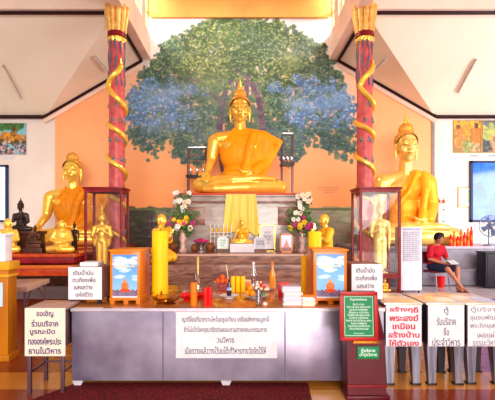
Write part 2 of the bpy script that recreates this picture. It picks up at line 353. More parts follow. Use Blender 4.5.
# ------------------------------------------------------------------ wall painting
def blobs(img, x, y, rx, ry, col, a=1.):
    H, W = img.shape[:2]; x0, x1 = int(max(0, x - rx - 1)), int(min(W, x + rx + 2)); y0, y1 = int(max(0, y - ry - 1)), int(min(H, y + ry + 2))
    if x0 >= x1 or y0 >= y1: return
    yy, xx = np.mgrid[y0:y1, x0:x1]; m_ = ((xx - x) / rx) ** 2 + ((yy - y) / ry) ** 2 <= 1
    s = img[y0:y1, x0:x1]; s[m_] = s[m_] * (1 - a) + np.array(col) * a
def mural(u, v):
    nz, nx = u.shape; px = 121 + u * 238; py = 253 - v * 236; K = nx / 238
    img = np.zeros((nz, nx, 3))
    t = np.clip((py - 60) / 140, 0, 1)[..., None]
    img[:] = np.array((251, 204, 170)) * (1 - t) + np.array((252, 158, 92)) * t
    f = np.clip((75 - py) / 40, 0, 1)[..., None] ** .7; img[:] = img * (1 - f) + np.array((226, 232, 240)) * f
    for _ in range(240):
        X, Y = rng.uniform(0, nx), rng.uniform(nz * .78, nz); blobs(img, X, Y, rng.uniform(8, 26), rng.uniform(4, 10), ((245, 245, 248), (200, 218, 238), (248, 235, 225))[rng.integers(3)], .25)
    # painted landscape strip and dado
    g = (py > 208); img[g] = (122, 128, 92); n = int(900)
    for _ in range(1800):
        X, Y = rng.uniform(0, nx), rng.uniform(0, nz * .19); pxx = 121 + X / K; pyy = 253 - Y / K
        c = ((118, 128, 92), (98, 112, 78), (140, 138, 108), (132, 108, 88), (100, 104, 96))[rng.integers(5)]
        if pxx > 180: c = ((150, 158, 118), (128, 146, 100), (166, 158, 134), (150, 130, 118), (168, 162, 146))[rng.integers(5)]
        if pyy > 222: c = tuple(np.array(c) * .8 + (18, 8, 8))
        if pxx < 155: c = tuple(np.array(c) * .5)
        blobs(img, X, Y, rng.uniform(4, 14), rng.uniform(1.5, 4), c, .6)
    img[(py > 208) & (py < 210.5)] = (96, 104, 60)
    toX = lambda p: (p - 121) * K; toY = lambda p: (253 - p) * K
    def inside(x, y, j=0):
        r = math.hypot(x - 241, (y - 130) * 1.0)
        low = float(np.interp(x, [122, 130, 150, 160, 168, 180, 200, 212, 225, 255, 270, 285, 300, 310, 322, 340, 350, 358], [125, 142, 160, 152, 136, 158, 168, 150, 135, 135, 150, 162, 162, 140, 148, 158, 160, 140])) + 3 * math.sin(x * .9)
        return r < 114 + j and y < low + j
    R = random.Random(3)
    # underlay
    for _ in range(5200):
        x, y = R.uniform(122, 358), R.uniform(15, 172)
        if not inside(x, y, R.uniform(-4, 3)): continue
        side = abs(x - 240) > 45 and 84 < y < 132
        c = R.choice([(96, 120, 148), (120, 142, 176), (84, 112, 118)]) if side else R.choice([(88, 116, 88), (76, 104, 84), (104, 128, 92), (92, 112, 104)])
        blobs(img, toX(x), toY(y), R.uniform(2, 5) * K * .6, R.uniform(2, 5) * K * .6, c, .9)
    # trunk and boughs
    for (pts, r0, r1) in ([(224, 170), (219, 128), (224, 95), (236, 70)], 7, 3), ([(258, 170), (263, 128), (258, 98), (246, 72)], 7, 3), ([(236, 100), (238, 74), (228, 50)], 4, 2), ([(246, 95), (248, 66), (262, 44)], 4, 1.5), ([(222, 105), (200, 82), (172, 76)], 3, 1), ([(260, 105), (286, 82), (314, 78)], 3, 1):
        for i in range(len(pts) - 1):
            for q in np.linspace(0, 1, 40):
                x = pts[i][0] * (1 - q) + pts[i + 1][0] * q; y = pts[i][1] * (1 - q) + pts[i + 1][1] * q
                r = r0 + (r1 - r0) * (i + q) / (len(pts) - 1); blobs(img, toX(x), toY(y), r * K * .6, r * K * .6, R.choice([(104, 76, 104), (84, 62, 92), (128, 98, 118)]), .8)
    cl = []
    while len(cl) < 620:
        x, y = R.uniform(124, 356), R.uniform(12, 170)
        if inside(x, y, R.uniform(-6, 3)) and not (216 < x < 266 and y > 78 and R.random() < .85) and not (y > 132 and R.random() < .2): cl.append((x, y, R.uniform(3, 7.5)))
    cl.sort(key=lambda q: q[1] + R.uniform(-20, 20))
    for x, y, s_ in cl:
        side = abs(x - 240) > 44 + R.uniform(-22, 22) and 82 + R.uniform(-8, 8) < y < 126 + R.uniform(-10, 10)
        if side and R.random() < .78: dk, lt = [(78, 116, 172), (90, 130, 180), (70, 100, 120), (70, 108, 160)], [(140, 184, 234), (180, 208, 238), (110, 156, 216), (110, 150, 150)]
        elif y > 122: dk, lt = [(44, 74, 72), (52, 84, 72), (60, 84, 100)], [(92, 130, 108), (112, 142, 120), (120, 150, 96), (84, 116, 130)]
        elif abs(x - 240) < 55 and y < 90: dk, lt = [(52, 84, 52), (66, 92, 54), (58, 82, 70)], [(140, 164, 84), (168, 184, 110), (118, 150, 96), (196, 206, 150)]
        else: dk, lt = [(50, 82, 62), (58, 90, 74), (48, 72, 66)], [(104, 140, 92), (128, 156, 104), (92, 128, 112), (160, 180, 130)]
        for _ in range(7): blobs(img, toX(x + R.uniform(-s_, s_) * .7), toY(y + R.uniform(-s_, s_) * .6), s_ * K * R.uniform(.3, .6), s_ * K * R.uniform(.25, .5), R.choice(dk), .75)
        for _ in range(int(s_ * 3.4)):
            c = R.choice(lt) if R.random() > .07 else R.choice([(226, 160, 126), (222, 200, 110), (196, 190, 80), (150, 110, 120)])
            a_ = R.uniform(.5, 1.25) * K; blobs(img, toX(x + R.gauss(0, s_ * .55)), toY(y - s_ * .25 + R.gauss(0, s_ * .42)), a_, a_ * R.uniform(.5, .9), c, .75)
    k_ = np.array([.25, .5, .25])
    bl = img.copy()
    for ax in (0, 1): bl = (np.roll(bl, 1, ax) + 2 * bl + np.roll(bl, -1, ax)) / 4
    img = img * .6 + bl * .4
    for _ in range(34):      # broad washes of lighter and darker paint over the crown
        x, y = R.uniform(140, 340), R.uniform(25, 150)
        if not inside(x, y, -12): continue
        yy, xx = np.mgrid[0:nz, 0:nx]; g_ = np.exp(-(((xx - toX(x)) / (14 * K)) ** 2 + ((yy - toY(y)) / (10 * K)) ** 2))[..., None] * .28
        side = abs(x - 240) > 50 and 84 < y < 130
        c_ = np.array(R.choice([(190, 205, 225), (120, 150, 200)]) if side else R.choice([(50, 80, 56), (190, 200, 110), (60, 90, 80), (160, 180, 120)])); img = img * (1 - g_) + c_ * g_
    yy, xx = np.mgrid[0:nz, 0:nx]; P_ = 121 + xx / K; Q_ = 253 - yy / K
    for cx, cy, sx, sy, k_, c_ in ((146, 100, 20, 9, .4, (150, 190, 228)), (168, 92, 22, 7, .4, (150, 186, 226)), (336, 98, 20, 9, .4, (150, 190, 228)), (312, 106, 24, 7, .4, (140, 180, 220)), (186, 112, 24, 9, .3, (120, 150, 200)), (205, 140, 20, 14, .2, (170, 190, 190)), (285, 140, 26, 14, .2, (170, 195, 190)), (220, 100, 30, 30, .15, (190, 190, 190)), (240, 70, 70, 40, .07, (205, 205, 170)), (198, 60, 26, 22, .16, (220, 215, 130)), (290, 50, 30, 14, .2, (200, 215, 210))):
        g_ = (k_ * np.exp(-(((P_ - cx) / sx) ** 2 + ((Q_ - cy) / sy) ** 2)))[..., None]; m_ = (np.hypot(P_ - 241, Q_ - 130) < 118)[..., None]; img = np.where(m_, img * (1 - g_) + np.array(c_) * g_, img)
    return np.clip(img, 0, 255)
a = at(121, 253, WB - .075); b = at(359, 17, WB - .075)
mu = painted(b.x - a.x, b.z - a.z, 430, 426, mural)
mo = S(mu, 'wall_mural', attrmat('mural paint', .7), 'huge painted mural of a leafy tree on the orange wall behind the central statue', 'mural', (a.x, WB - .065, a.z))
lettering('หลวงพ่อพระประธาน\nประดิษฐานในวิหาร\nวัดพระพุทธ', mat('faded brown paint', (190, 130, 110), .7), mo, (at(328, 190, WB).x - a.x, -.004, at(0, 190, WB).z - a.z), .7, .26)

# ------------------------------------------------------------------ pillars with coiling serpents
def pillar(x, label, ph):
    t = T('serpent_pillar', label, 'pillar', (x, 10.3, 0), 0, 'painted pillars')
    pm = mat('painted pillar', (206, 88, 92), .4, col2=(84, 96, 140), scale=7, kind='noise', dist=2.5, detail=5, mix=.25, bump=.15)
    part(MB().lathe((0, 0, 0), [(.26, 0), (.26, .25), (.2, .3), (.195, 6.66)], 24), 'shaft', mat('rose red lacquer shaft', (208, 96, 92), .35, col2=(184, 72, 74), scale=6), t)
    for k, z in enumerate((1.5, 2.45, 3.35, 3.85, 4.35, 4.75)):
        m_ = MB()
        for j in range(5):
            q = -PI / 2 + (j - 2) * 1.1 + k * .5; m_.tube([(.197 * math.cos(q + dx), .197 * math.sin(q + dx), z + dz) for dx, dz in ((-.32, -.05), (-.12, .06), (.12, -.03), (.3, .06))], [.008, .042, .038, .008], 6)
        part(m_, 'cloud_ornament', mat('blue grey ornament', (62, 74, 92), .4, col2=(150, 160, 150), scale=30), t)
    m_ = MB()
    for j in range(9):
        q = 2 * PI * j / 9; m_.tube([((.198) * math.cos(q + .14 * math.sin(h * 9 + j)), .198 * math.sin(q + .14 * math.sin(h * 9 + j)), 5.25 + h) for h in np.linspace(0, 1.15, 12)], [.02 + .012 * math.sin(i * 1.3 + j) for i in range(12)], 6)
    part(m_, 'painted_scrolls', mat('blue violet scrolls', (112, 84, 112), .4, col2=(70, 100, 112), scale=15), t)
    part(MB().lathe((0, 0, 6.5), [(.2, 0), (.235, .02), (.235, .12), (.2, .15)], 24), 'red_band', redwood, t)
    part(MB().lathe((0, 0, 6.36), [(.2, 0), (.225, .06), (.225, .12), (.2, .14)], 36, 12, .12), 'gold_band', gold, t)
    cp = MB()
    for j in range(11):
        q = 2 * PI * j / 11; c_, s_ = math.cos(q), math.sin(q)
        cp.tube([(.205 * c_, .205 * s_, 6.62), (.215 * c_, .215 * s_, 6.85), (.235 * c_, .235 * s_, 7.08), (.26 * c_, .26 * s_, 7.24), (.27 * c_, .27 * s_, 7.31)], [.035, .055, .072, .07, .04], 8)
    cp.lathe((0, 0, 6.6), [(.2, 0), (.21, .3), (.24, .66)], 20)
    part(cp, 'lotus_capital', mat('capital gold', (252, 206, 120), .4, .35, col2=(232, 168, 76), scale=10), t)
    part(MB().lathe((0, 0, 7.26), [(.2, 0), (.22, .02), (.22, .06), (.1, .07)], 20), 'capital_core', redwood, t)
    # serpent: head high up, body winding down
    pts = []; rr = []
    ky = [70, 76, 82, 89, 97, 106, 118.5, 131, 148, 165, 182, 199, 216, 233, 250, 267]; ka = [.75, .35, -.45, -.9, -.2, .9, 3.7, 6.283, 9.42, 12.566, 15.7, 18.85, 22, 25.13, 28.27, 31.4]
    yy = np.linspace(70, 267, 190); aa = np.interp(yy, ky, ka)
    ker = np.ones(5) / 5; aa[2:-2] = np.convolve(aa, ker, 'valid')
    for i in range(len(yy)):
        ang = -PI / 2 + aa[i]; pts.append((.225 * math.cos(ang), .225 * math.sin(ang), EYE + (225 - yy[i]) / 38.7)); rr.append(.072 * (1 - .35 * i / 190))
    sp = part(MB().tube(pts, rr, 8), 'serpent', gold, t)
    hd = MB().ell(pts[0], (.07, .07, .09)).tube([pts[0], (pts[0][0], pts[0][1] - .03, pts[0][2] + .2)], [.05, .01], 6)
    part(hd, 'serpent_head', gold, sp)
    return t
pillar(-3.17, 'red pillar with coiled gold serpent, standing behind the glass case with praying gold figure', 0.4)
pillar(3.21, 'red pillar with coiled gold serpent, between the tree mural and the largest gold statue', 0.4)

# ------------------------------------------------------------------ fluorescent tubes on the aisle ceilings
def tube_light(a, b, label):
    a, b = Vector(a), Vector(b); t = T('fluorescent_lamp', label, 'ceiling light', a, 0, 'aisle tube lamps'); d = b - a
    part(MB().tube([(0, 0, .05), d + Vector((0, 0, .05))], .035, 6), 'batten', mat('grey batten', (190, 165, 155), .5), t)
    part(MB().tube([Vector((0, 0, 0)) + d * .03, d * .97], .022, 8), 'tube', mat('unlit lamp tube', (235, 225, 215), .3), t)
    return t
nA = Vector(( (HI - LO_) / 3.26, 0, 1)).normalized()
def ray_to(plane_pt, nrm, px, py):
    dr = at(px, py, 1) - Vector((0, 0, EYE)); o = Vector((0, 0, EYE)); tt = (Vector(plane_pt) - o).dot(nrm) / dr.dot(nrm); return o + dr * tt
kB = (HI - LO_) / (WB - 10.3); kA = (HI - LO_) / 3.26
nB = Vector((0, kB, 1)).normalized(); nAL = Vector((-kA, 0, 1)).normalized(); nAR = Vector((kA, 0, 1)).normalized()
off = Vector((0, 0, -.12)); PB = Vector((-5, 10.3, HI)) + off; PA = Vector((-3.24, 12, HI)) + off; PR = Vector((3.24, 12, HI)) + off
tube_light(ray_to(PB, nB, 3, 67), ray_to(PB, nB, 21, 100), 'longer tube lamp on the sloping ceiling above the small tree picture')
tube_light(ray_to(PA, nAL, 95, 58), ray_to(PA, nAL, 108, 74), 'short tube lamp on the ceiling beside the pillar nearer the small tree picture')
tube_light(ray_to(PR, nAR, 372, 74), ray_to(PR, nAR, 386, 60), 'short tube lamp beside the pillar nearer the blue window')
tube_light(ray_to(PB, nB, 458, 94), ray_to(PB, nB, 476, 61), 'longer tube lamp above the two orange and yellow pictures')
# ------------------------------------------------------------------ statues
def hand(prims, wrist, dirv, side, L=.2, r=.035, curl=(0, 0, -1)):
    """palm, four unequal fingers and a thumb rooted at the palm's side"""
    w_ = Vector(wrist); d = Vector(dirv).normalized(); s = Vector(side).normalized(); c = Vector(curl)
    prims.append(('c', [tuple(w_), tuple(w_ + d * L * .5)], [r * 1.7, r * 1.9]))
    for k, fl in zip((-1.5, -.5, .5, 1.5), (.78, .95, 1., .85)):
        a_ = w_ + d * L * .5 + s * k * r * 1.25; b_ = a_ + d * L * .45 * fl; e_ = b_ + (d * .6 + c * .8).normalized() * L * .38 * fl
        prims.append(('c', [tuple(a_), tuple(b_), tuple(e_)], [r * .75, r * .68, r * .5]))
    a_ = w_ + d * L * .15 - s * r * 1.6; b_ = a_ + (d * .6 - s).normalized() * L * .35
    prims.append(('c', [tuple(a_), tuple(b_), tuple(b_ + d * L * .22)], [r * .85, r * .75, r * .55]))
def head_prims(z, s=1., y=0.):
    """face looking to -Y, centre height z, s = 1 for a head .8 tall"""
    P_ = []
    E_ = lambda c, r, rot=None: P_.append(('e', (c[0] * s, y + c[1] * s, z + c[2] * s), tuple(q * s for q in r)) + ((rot,) if rot else ()))
    E_((0, 0, .06), (.285, .3, .34)); E_((0, -.05, -.16), (.215, .22, .23)); E_((0, -.14, -.31), (.1, .09, .08))
    P_.append(('c', [(0, y - .27 * s, z + .1 * s), (0, y - .34 * s, z - .07 * s)], [.028 * s, .045 * s]))
    for q in (-1, 1):
        E_((q * .045, -.31, -.08), (.035, .04, .03))
        E_((q * .12, -.262, .045), (.075, .04, .035)); E_((q * .12, -.255, .12), (.095, .035, .022), (0, q * -.2, 0))
        E_((q * .15, -.17, -.1), (.09, .1, .1))
        P_.append(('c', [(q * .285 * s, y + .02 * s, z + .1 * s), (q * .3 * s, y + .03 * s, z - .1 * s), (q * .275 * s, y + .03 * s, z - .33 * s)], [.045 * s, .045 * s, .03 * s]))
    E_((0, -.275, -.175), (.075, .04, .02)); E_((0, -.265, -.21), (.06, .04, .022))
    return P_
def buddha_meshes(bare=False):
    legs = [('c', [(.4, .15, .3), (1.16, -.2, .23), (.2, -.5, .2), (-.72, -.6, .16), (-1.0, -.52, .14)], [.3, .23, .19, .13, .09]),
            ('c', [(-.4, .15, .35), (-1.16, -.2, .3), (-.2, -.46, .42), (.55, -.48, .46), (.93, -.42, .44)], [.3, .24, .19, .12, .08]),
            ('e', (0, .1, .3), (.75, .5, .28))]
    torso = [('e', (0, .12, .5), (.56, .42, .38)), ('e', (0, .1, .95), (.46, .33, .45)), ('e', (0, .08, 1.45), (.62, .37, .45)), ('c', [(-.66, .08, 1.72), (0, .08, 1.8), (.66, .08, 1.72)], [.2, .22, .2]),
             ('e', (-.27, -.14, 1.45), (.26, .18, .2)), ('e', (.27, -.14, 1.45), (.26, .18, .2))]
    larm = [('c', [(.74, .08, 1.66), (.78, .1, 1.02), (.42, -.42, .66)], [.22, .15, .11])]
    if bare:
        torso = [('e', (0, .12, .5), (.54, .42, .38)), ('e', (0, .1, .95), (.44, .33, .45)), ('e', (0, .08, 1.45), (.56, .37, .42)), ('c', [(-.55, .08, 1.66), (0, .08, 1.76), (.55, .08, 1.66)], [.2, .22, .2]), ('e', (-.24, -.1, 1.45), (.26, .2, .2)), ('e', (.24, -.1, 1.45), (.26, .2, .2))]
        larm = [('c', [(.6, .08, 1.62), (.72, .1, 1.0), (.42, -.42, .66)], [.2, .15, .11])]
    body = legs + torso + larm + [('c', [(-.76 + .13 * bare, .08, 1.64), (-.86 + .08 * bare, .04, 1.05), (-.97, -.4, .62)], [.23, .155, .1])]
    body += [('c', [(0, .06, 1.8), (0, .02, 2.2)], [.21, .18])] + head_prims(2.55)
    hand(body, (-.97, -.42, .66), (0, -.75, -.5), (1, 0, 0), .38, .052, (0, .1, -1))
    hand(body, (.42, -.45, .66), (-1, -.15, -.05), (0, -1, 0), .38, .048, (0, 0, .5))
    robe = inflate(torso[:4], .06) + inflate(larm, .05) + [('e', (.0, .0, 1.25), (.62, .4, .6)), ('e', (.42, .06, 1.2), (.42, .28, .55)), ('e', (.4, .0, .75), (.42, .34, .35)), ('c', [(.8, .1, 1.74), (1.2, .06, 1.62), (.98, .06, 1.2), (.74, .0, .78)], [.18, .09, .1, .12]), ('c', [(.42, -.2, 1.82), (.3, -.42, 1.4), (.2, -.36, .95), (.12, -.5, .62)], [.12, .13, .13, .12]),
            ('e', (0, -.25, .62), (.5, .3, .12))]
    cuts = [((-.23, 0, 1.96), (-.84, 0, .54)), ((0, 0, .42), (0, 0, -1))]
    if bare: robe = inflate(torso, .05) + inflate(larm, .05) + [('c', [(.2, -.2, 1.86), (-.1, -.44, 1.35), (-.42, -.36, .95)], [.09, .06, .06]), ('c', [(.4, -.2, 1.82), (.34, -.42, 1.4), (.3, -.36, .95), (.2, -.5, .62)], [.1, .1, .1, .1])]; cuts[0] = ((.12, 0, 1.95), (-.8, 0, .6))
    hair = [('e', (0, .05, 2.71), (.33, .32, .31)), ('e', (0, .05, 3.02), (.21, .2, .19))]
    return (fused('body', body, .024, 3), fused('robe', robe, .03, 4, cut=cuts),
            fused('hair', hair, .028, 1, cut=[((0, -.14, 2.79), (0, -.75, -.62))]))
BM, RM, HM = buddha_meshes(); BM2, RM2, _ = buddha_meshes(True)
FIN = MB().lathe((0, .05, 3.1), [(.07, 0), (.1, .05), (.055, .1), (.075, .17), (.05, .26), (.035, .36), (.02, .48), (.004, .6)], 14, 7, .25).mesh('finial')
EYEM = [MB().tube([(q * x, y, z) for x, y, z in ((.05, -.305, 2.585), (.1, -.315, 2.57), (.16, -.3, 2.575), (.21, -.265, 2.6))], [.004, .009, .009, .004], 6).mesh('eye') for q in (-1, 1)]
BROW = [MB().tube([(q * x, y, z) for x, y, z in ((.03, -.31, 2.66), (.1, -.31, 2.705), (.18, -.28, 2.7), (.24, -.225, 2.655))], [.003, .006, .006, .003], 6).mesh('eyebrow') for q in (-1, 1)]
LIP = MB().tube([(x, y, z) for x, y, z in ((-.08, -.295, 2.375), (-.03, -.318, 2.362), (.03, -.318, 2.362), (.08, -.295, 2.375))], [.004, .01, .01, .004], 6).mesh('mouth_line')
def buddha(name, label, cat, loc, s, bm_, rm_, hm_, fm_=None, face=True, rz=0, fs=.75, bare=False):
    t = T(name, label, cat, loc, rz, None, s)
    b_ = part(BM2 if bare else BM, 'body', bm_, t)
    if face:
        ln = mat('dark painted line', (150, 80, 20), .5)
        for e_ in EYEM: part(e_, 'eye', ln, b_)
        for e_ in BROW: part(e_, 'eyebrow', ln, b_)
        part(LIP, 'mouth_line', mat('dark red painted line', (200, 95, 30), .5), b_)
    part(RM2 if bare else RM, 'robe', rm_, t); h = part(HM, 'hair', hm_, t); f_ = part(FIN, 'finial', fm_ or bm_, h, (0, 0, 3.12 * (1 - fs))); f_.scale = (1, 1, fs)
    return t
buddha('seated_buddha_statue', 'central golden seated statue in matte orange robe, before the tree mural on the marble pedestal', 'statue', (0, 12.0, 2.58), 1.0, gold, robeO, goldhair, gold)
buddha('seated_buddha_statue', 'largest gold seated statue, beside the blue window above the person in red', 'statue', (at(406.5, 0, 12.3).x, 12.3, 1.1), 1.17, mat('light gold leaf', (255, 212, 118), .3, .5, col2=(255, 200, 95), scale=3), mat('light gold robe', (252, 178, 40), .42, .2, col2=(248, 165, 28), scale=3, stretch=(5, 5, .7), bump=.12), goldhair, gold, rz=-.05, fs=.6, bare=True).scale = (1.1, 1.17, 1.17)
buddha('seated_buddha_statue', 'gold seated statue in darker orange robe behind the glass case with praying figure', 'statue', (at(72, 0, 12.1).x, 12.1, 1.08), .88, gold, mat('deep orange robe', (232, 140, 12), .5, col2=(210, 118, 8), scale=3, stretch=(6, 6, .7), bump=.15), goldhair, gold, rz=.06, fs=.3)
# plinths
def slabs(name, label, cat, boxes, m, loc, trim=None):
    t = T(name, label, cat, loc)
    for k, (a, b) in enumerate(boxes): part(MB().b2(a, b, .015), 'step' if k else 'plinth_block', m, t)
    return t
main = T('marble_pedestal', 'grey rose marble pedestal with red top edge carrying the central golden statue', 'pedestal', (.04, 11, 0))
part(MB().b2((-1.70, 0, 0), (1.70, 2.2, 2.48), .02), 'pedestal_block', marbleg, main)
part(MB().b2((-1.78, -.06, 2.3), (1.78, 2.2, 2.36), .01).b2((-1.66, -.03, 1.7), (-1.0, 0, 2.2), .01).b2((-.2, -.02, 1.7), (.3, 0, 2.2), .01).b2((1.0, -.03, 1.7), (1.66, 0, 2.2), .01), 'moulding', marble, main)
part(MB().b2((-1.76, -.05, 2.48), (1.76, 2.2, 2.52), .008), 'top_slab', marbleg, main)
part(MB().b2((-1.77, -.06, 2.52), (1.77, 2.2, 2.58), .01), 'red_edge', mat('orange red edge', (210, 70, 30), .4), main)
st = T('stepped_altar', 'brown and rose marble stepped altar in front of the central statue, holding vases and pictures', 'altar', (0, 8.3, 0))
part(MB().b2((-2.5, 0, 0), (2.5, 2.6, .5), .012), 'lower_step', marble, st)
part(MB().b2((-2.45, .9, .5), (2.4, 2.6, .78), .012), 'middle_step', marble, st)
part(MB().b2((-2.4, 1.36, .78), (2.35, 2.6, 1.0), .012), 'upper_step', marble, st)
part(MB().b2((-2.43, 1.3, .95), (2.38, 1.36, 1.0), .01), 'edge_moulding', mat('pale marble edge', (205, 160, 140), .25, scale=4), st)
pr = T('stone_plinth', 'long grey stone plinth under the largest gold statue, behind the person in red', 'plinth', (3.2, 11.2, 0))
part(MB().b2((0, 0.15, 0), (6, 2.05, 1.02), .015), 'plinth_block', greystone, pr)
part(MB().b2((0, 0.1, 1.02), (6, 2.05, 1.1), .015), 'top_slab', mat('pale grey stone', (178, 168, 180), .35, scale=4), pr)
part(MB().b2((0, -.1, .4), (6, .2, .48), .01).b2((0, -.05, .02), (6, .2, .4), .01), 'bench_step', greystone, pr)
pl = T('lacquered_platform', 'low dark brown platform under the gold statue in darker orange robe', 'plinth', (-6.4, 11.1, 0))
part(MB().b2((0, 0, 0), (3.0, 2.1, 1.0), .015), 'platform_block', brownb, pl)
part(MB().b2((-.05, -.05, 1.0), (3.05, 2.1, 1.08), .015), 'top_board', lacquer, pl)
# altar table with the small bronzes
AX = -3.68 + 6.3; al = T('altar_table', 'orange red lacquered altar table holding small dark and gilt figures, beside the praying-figure case', 'table', (-6.3, 8.9, 0))
part(MB().b2((0, 0, .98), (2.62, 1.5, 1.05), .01), 'tabletop', lacquer, al)
part(MB().b2((.04, .04, .84), (2.58, 1.46, .98), .01), 'upper_apron', redwood, al)
part(MB().b2((.0, .0, .72), (2.62, 1.48, .8), .01), 'gilt_moulding', mat('orange gilt moulding', (225, 105, 25), .35, .3), al)
part(MB().b2((.04, .04, .56), (2.58, 1.46, .72), .01), 'lower_apron', lacquer, al)
for x_ in (.08, 2.46):
    for y_ in (.06, 1.34): part(MB().hexa([(x_, y_, 0), (x_ + .08, y_, 0), (x_ + .08, y_ + .08, 0), (x_, y_ + .08, 0)], [(x_ - .02, y_ - .02, .56), (x_ + .12, y_ - .02, .56), (x_ + .12, y_ + .12, .56), (x_ - .02, y_ + .12, .56)]), 'leg', redwood, al)
# dark seated bronze and small figures
S(MB().b2((-.4, -.3, 0), (.4, .3, .42), .02).b2((-.44, -.34, .42), (.44, .34, .5), .015), 'display_block', brownb, 'dark brown block under the black seated bronze', 'base', (at(23, 0, 10.0).x, 10.02, 1.05))
buddha('bronze_buddha', 'black bronze seated statue on the dark block, beside the bright window', 'statue', (at(20, 0, 10.0).x, 10.02, 1.55), .24, bronze, bronze, bronze, face=False, bare=True)
buddha('bronze_buddha', 'small brown bronze seated figure between the black bronze and the small gilt deity', 'statue', (at(35, 0, 9.3).x, 9.3, 1.27), .13, brownb, brownb, brownb, face=False, bare=True)
S(MB().b2((-.22, -.12, 0), (.22, .12, .12), .01).b2((-.17, -.1, .12), (.17, .1, .22), .01), 'display_block', brownb, 'small stepped brown block under the small brown bronze figure', 'base', (at(35, 0, 9.3).x, 9.3, 1.05))
# fat seated monk
def monk_mesh():
    p = [('e', (0, 0, .42), (.4, .34, .38)), ('e', (0, .03, .8), (.33, .24, .3)), ('c', [(.2, .05, .15), (.55, -.2, .14), (0, -.4, .14)], [.2, .15, .11]), ('c', [(-.2, .05, .15), (-.55, -.2, .14), (.1, -.42, .2)], [.2, .15, .1]),
         ('c', [(.32, .02, .92), (.48, -.08, .58), (.12, -.4, .48)], [.13, .11, .08]), ('c', [(-.32, .02, .92), (-.48, -.08, .58), (-.12, -.4, .48)], [.13, .11, .08])]
    p += [('c', [(0, 0, .95), (0, 0, 1.1)], [.14, .12])] + head_prims(1.3, .62, 0)
    hand(p, (.12, -.4, .48), (-1, -.2, 0), (0, 0, 1), .16, .03, (0, -.3, 0)); hand(p, (-.12, -.42, .44), (1, -.2, 0), (0, 0, 1), .16, .03, (0, -.3, 0))
    return fused('body', p, .022, 2)
MM = monk_mesh()
t = T('gilt_monk_figure', 'round-bellied gilt seated figure partly behind the white box, beneath the bright window', 'statue', (at(8, 0, 9.26).x, 9.26, 1.08), 0, None, .5); part(MM, 'body', gold, t); part(MB().lathe((0, 0, -.06), [(.62, 0), (.66, .03), (.6, .08), (.4, .1)], 20), 'base', goldd, t)
t = T('gilt_monk_figure', 'gilt round figure on a ring base next to the dark standing figurine', 'statue', (at(62, 0, 9.28).x, 9.28, 1.08), 0, None, .48); part(MM, 'body', gold, t); part(MB().lathe((0, 0, -.06), [(.7, 0), (.74, .04), (.66, .1), (.45, .12)], 24, 12, .08), 'base', goldd, t)
# standing figure mesh
def standing(arm):
    body = [('c', [(-.13, .02, .06), (-.13, 0, .9), (-.12, 0, 1.6)], [.09, .11, .17]), ('c', [(.13, .02, .06), (.13, 0, .9), (.12, 0, 1.6)], [.09, .11, .17]),
            ('e', (-.14, -.1, .04), (.08, .18, .05)), ('e', (.14, -.1, .04), (.08, .18, .05)), ('e', (0, 0, 1.55), (.3, .2, .25)), ('e', (0, 0, 1.9), (.24, .17, .3)), ('e', (0, 0, 2.25), (.36, .21, .28)),
            ('c', [(-.36, 0, 2.38), (0, 0, 2.46), (.36, 0, 2.38)], [.13, .14, .13]), ('c', [(0, 0, 2.45), (0, 0, 2.7)], [.11, .1])] + head_prims(2.92, .6)
    robe = [('c', [(-.14, 0, .25), (-.14, 0, 1.5)], [.2, .22]), ('c', [(.14, 0, .25), (.14, 0, 1.5)], [.2, .22]), ('e', (0, 0, 1.6), (.35, .24, .3)), ('e', (0, 0, 1.95), (.29, .21, .34)), ('e', (0, 0, 2.28), (.4, .24, .26)), ('e', (0, .05, .9), (.34, .17, .75))]
    if arm == 'raised':
        A = [[(-.42, 0, 2.35), (-.5, -.05, 1.9), (-.2, -.32, 2.1)], [(.42, 0, 2.35), (.52, -.05, 1.9), (.22, -.32, 2.1)]]
        for q in A: body.append(('c', q, [.13, .1, .07])); robe.append(('c', q[:2], [.15, .16]))
        for sx in (-1, 1): hand(body, (sx * .2, -.32, 2.1), (-sx * .3, -.1, 1), (sx, 0, 0), .22, .03, (0, .2, 1))
        robe += [('c', [(-.5, 0, 1.95), (-.42, .02, 1.3)], [.12, .06]), ('c', [(.5, 0, 1.95), (.42, .02, 1.3)], [.12, .06])]
    else:
        A = [(-.42, 0, 2.35), (-.5, -.02, 1.9), (-.18, -.3, 2.0)]; B = [(.42, 0, 2.35), (.52, .02, 1.85), (.48, -.03, 1.3)]
        body += [('c', A, [.13, .1, .07]), ('c', B, [.13, .1, .07])]
        hand(body, A[2], (.3, -.1, 1), (1, 0, 0), .22, .03, (0, .2, 1)); hand(body, B[2], (0, 0, -1), (0, -1, 0), .22, .03, (0, 0, -1))
        robe += [('c', A[:2], [.14, .13])]
    hair = [('e', (0, .02, 3.03), (.19, .2, .17))]
    return fused('body', body, .022, 2), fused('robe', robe, .026, 2, cut=[((0, 0, .2), (0, 0, -1))]), fused('hair', hair, .02, 1, cut=[((0, -.1, 3.06), (0, -.7, -.7))])
CR = MB().lathe((0, .02, 3.12), [(.17, 0), (.19, .04), (.12, .08), (.13, .13), (.08, .17), (.09, .22), (.05, .27), (.045, .34), (.015, .5), (.003, .6)], 12).mesh('crown')
def stander(label, arm, loc, s, m1, m2, rz=0):
    a_, b_, h_ = standing(arm); t = T('standing_buddha_statue', label, 'statue', loc, rz, None, s)
    part(a_, 'body', m1, t); part(b_, 'robe', m2, t); h = part(h_, 'hair', m1, t); part(CR, 'crown', m1, h)
    part(MB().lathe((0, 0, -.12), [(.42, 0), (.45, .05), (.38, .1), (.36, .12)], 24, 12, .06), 'lotus_base', m1, t); return t
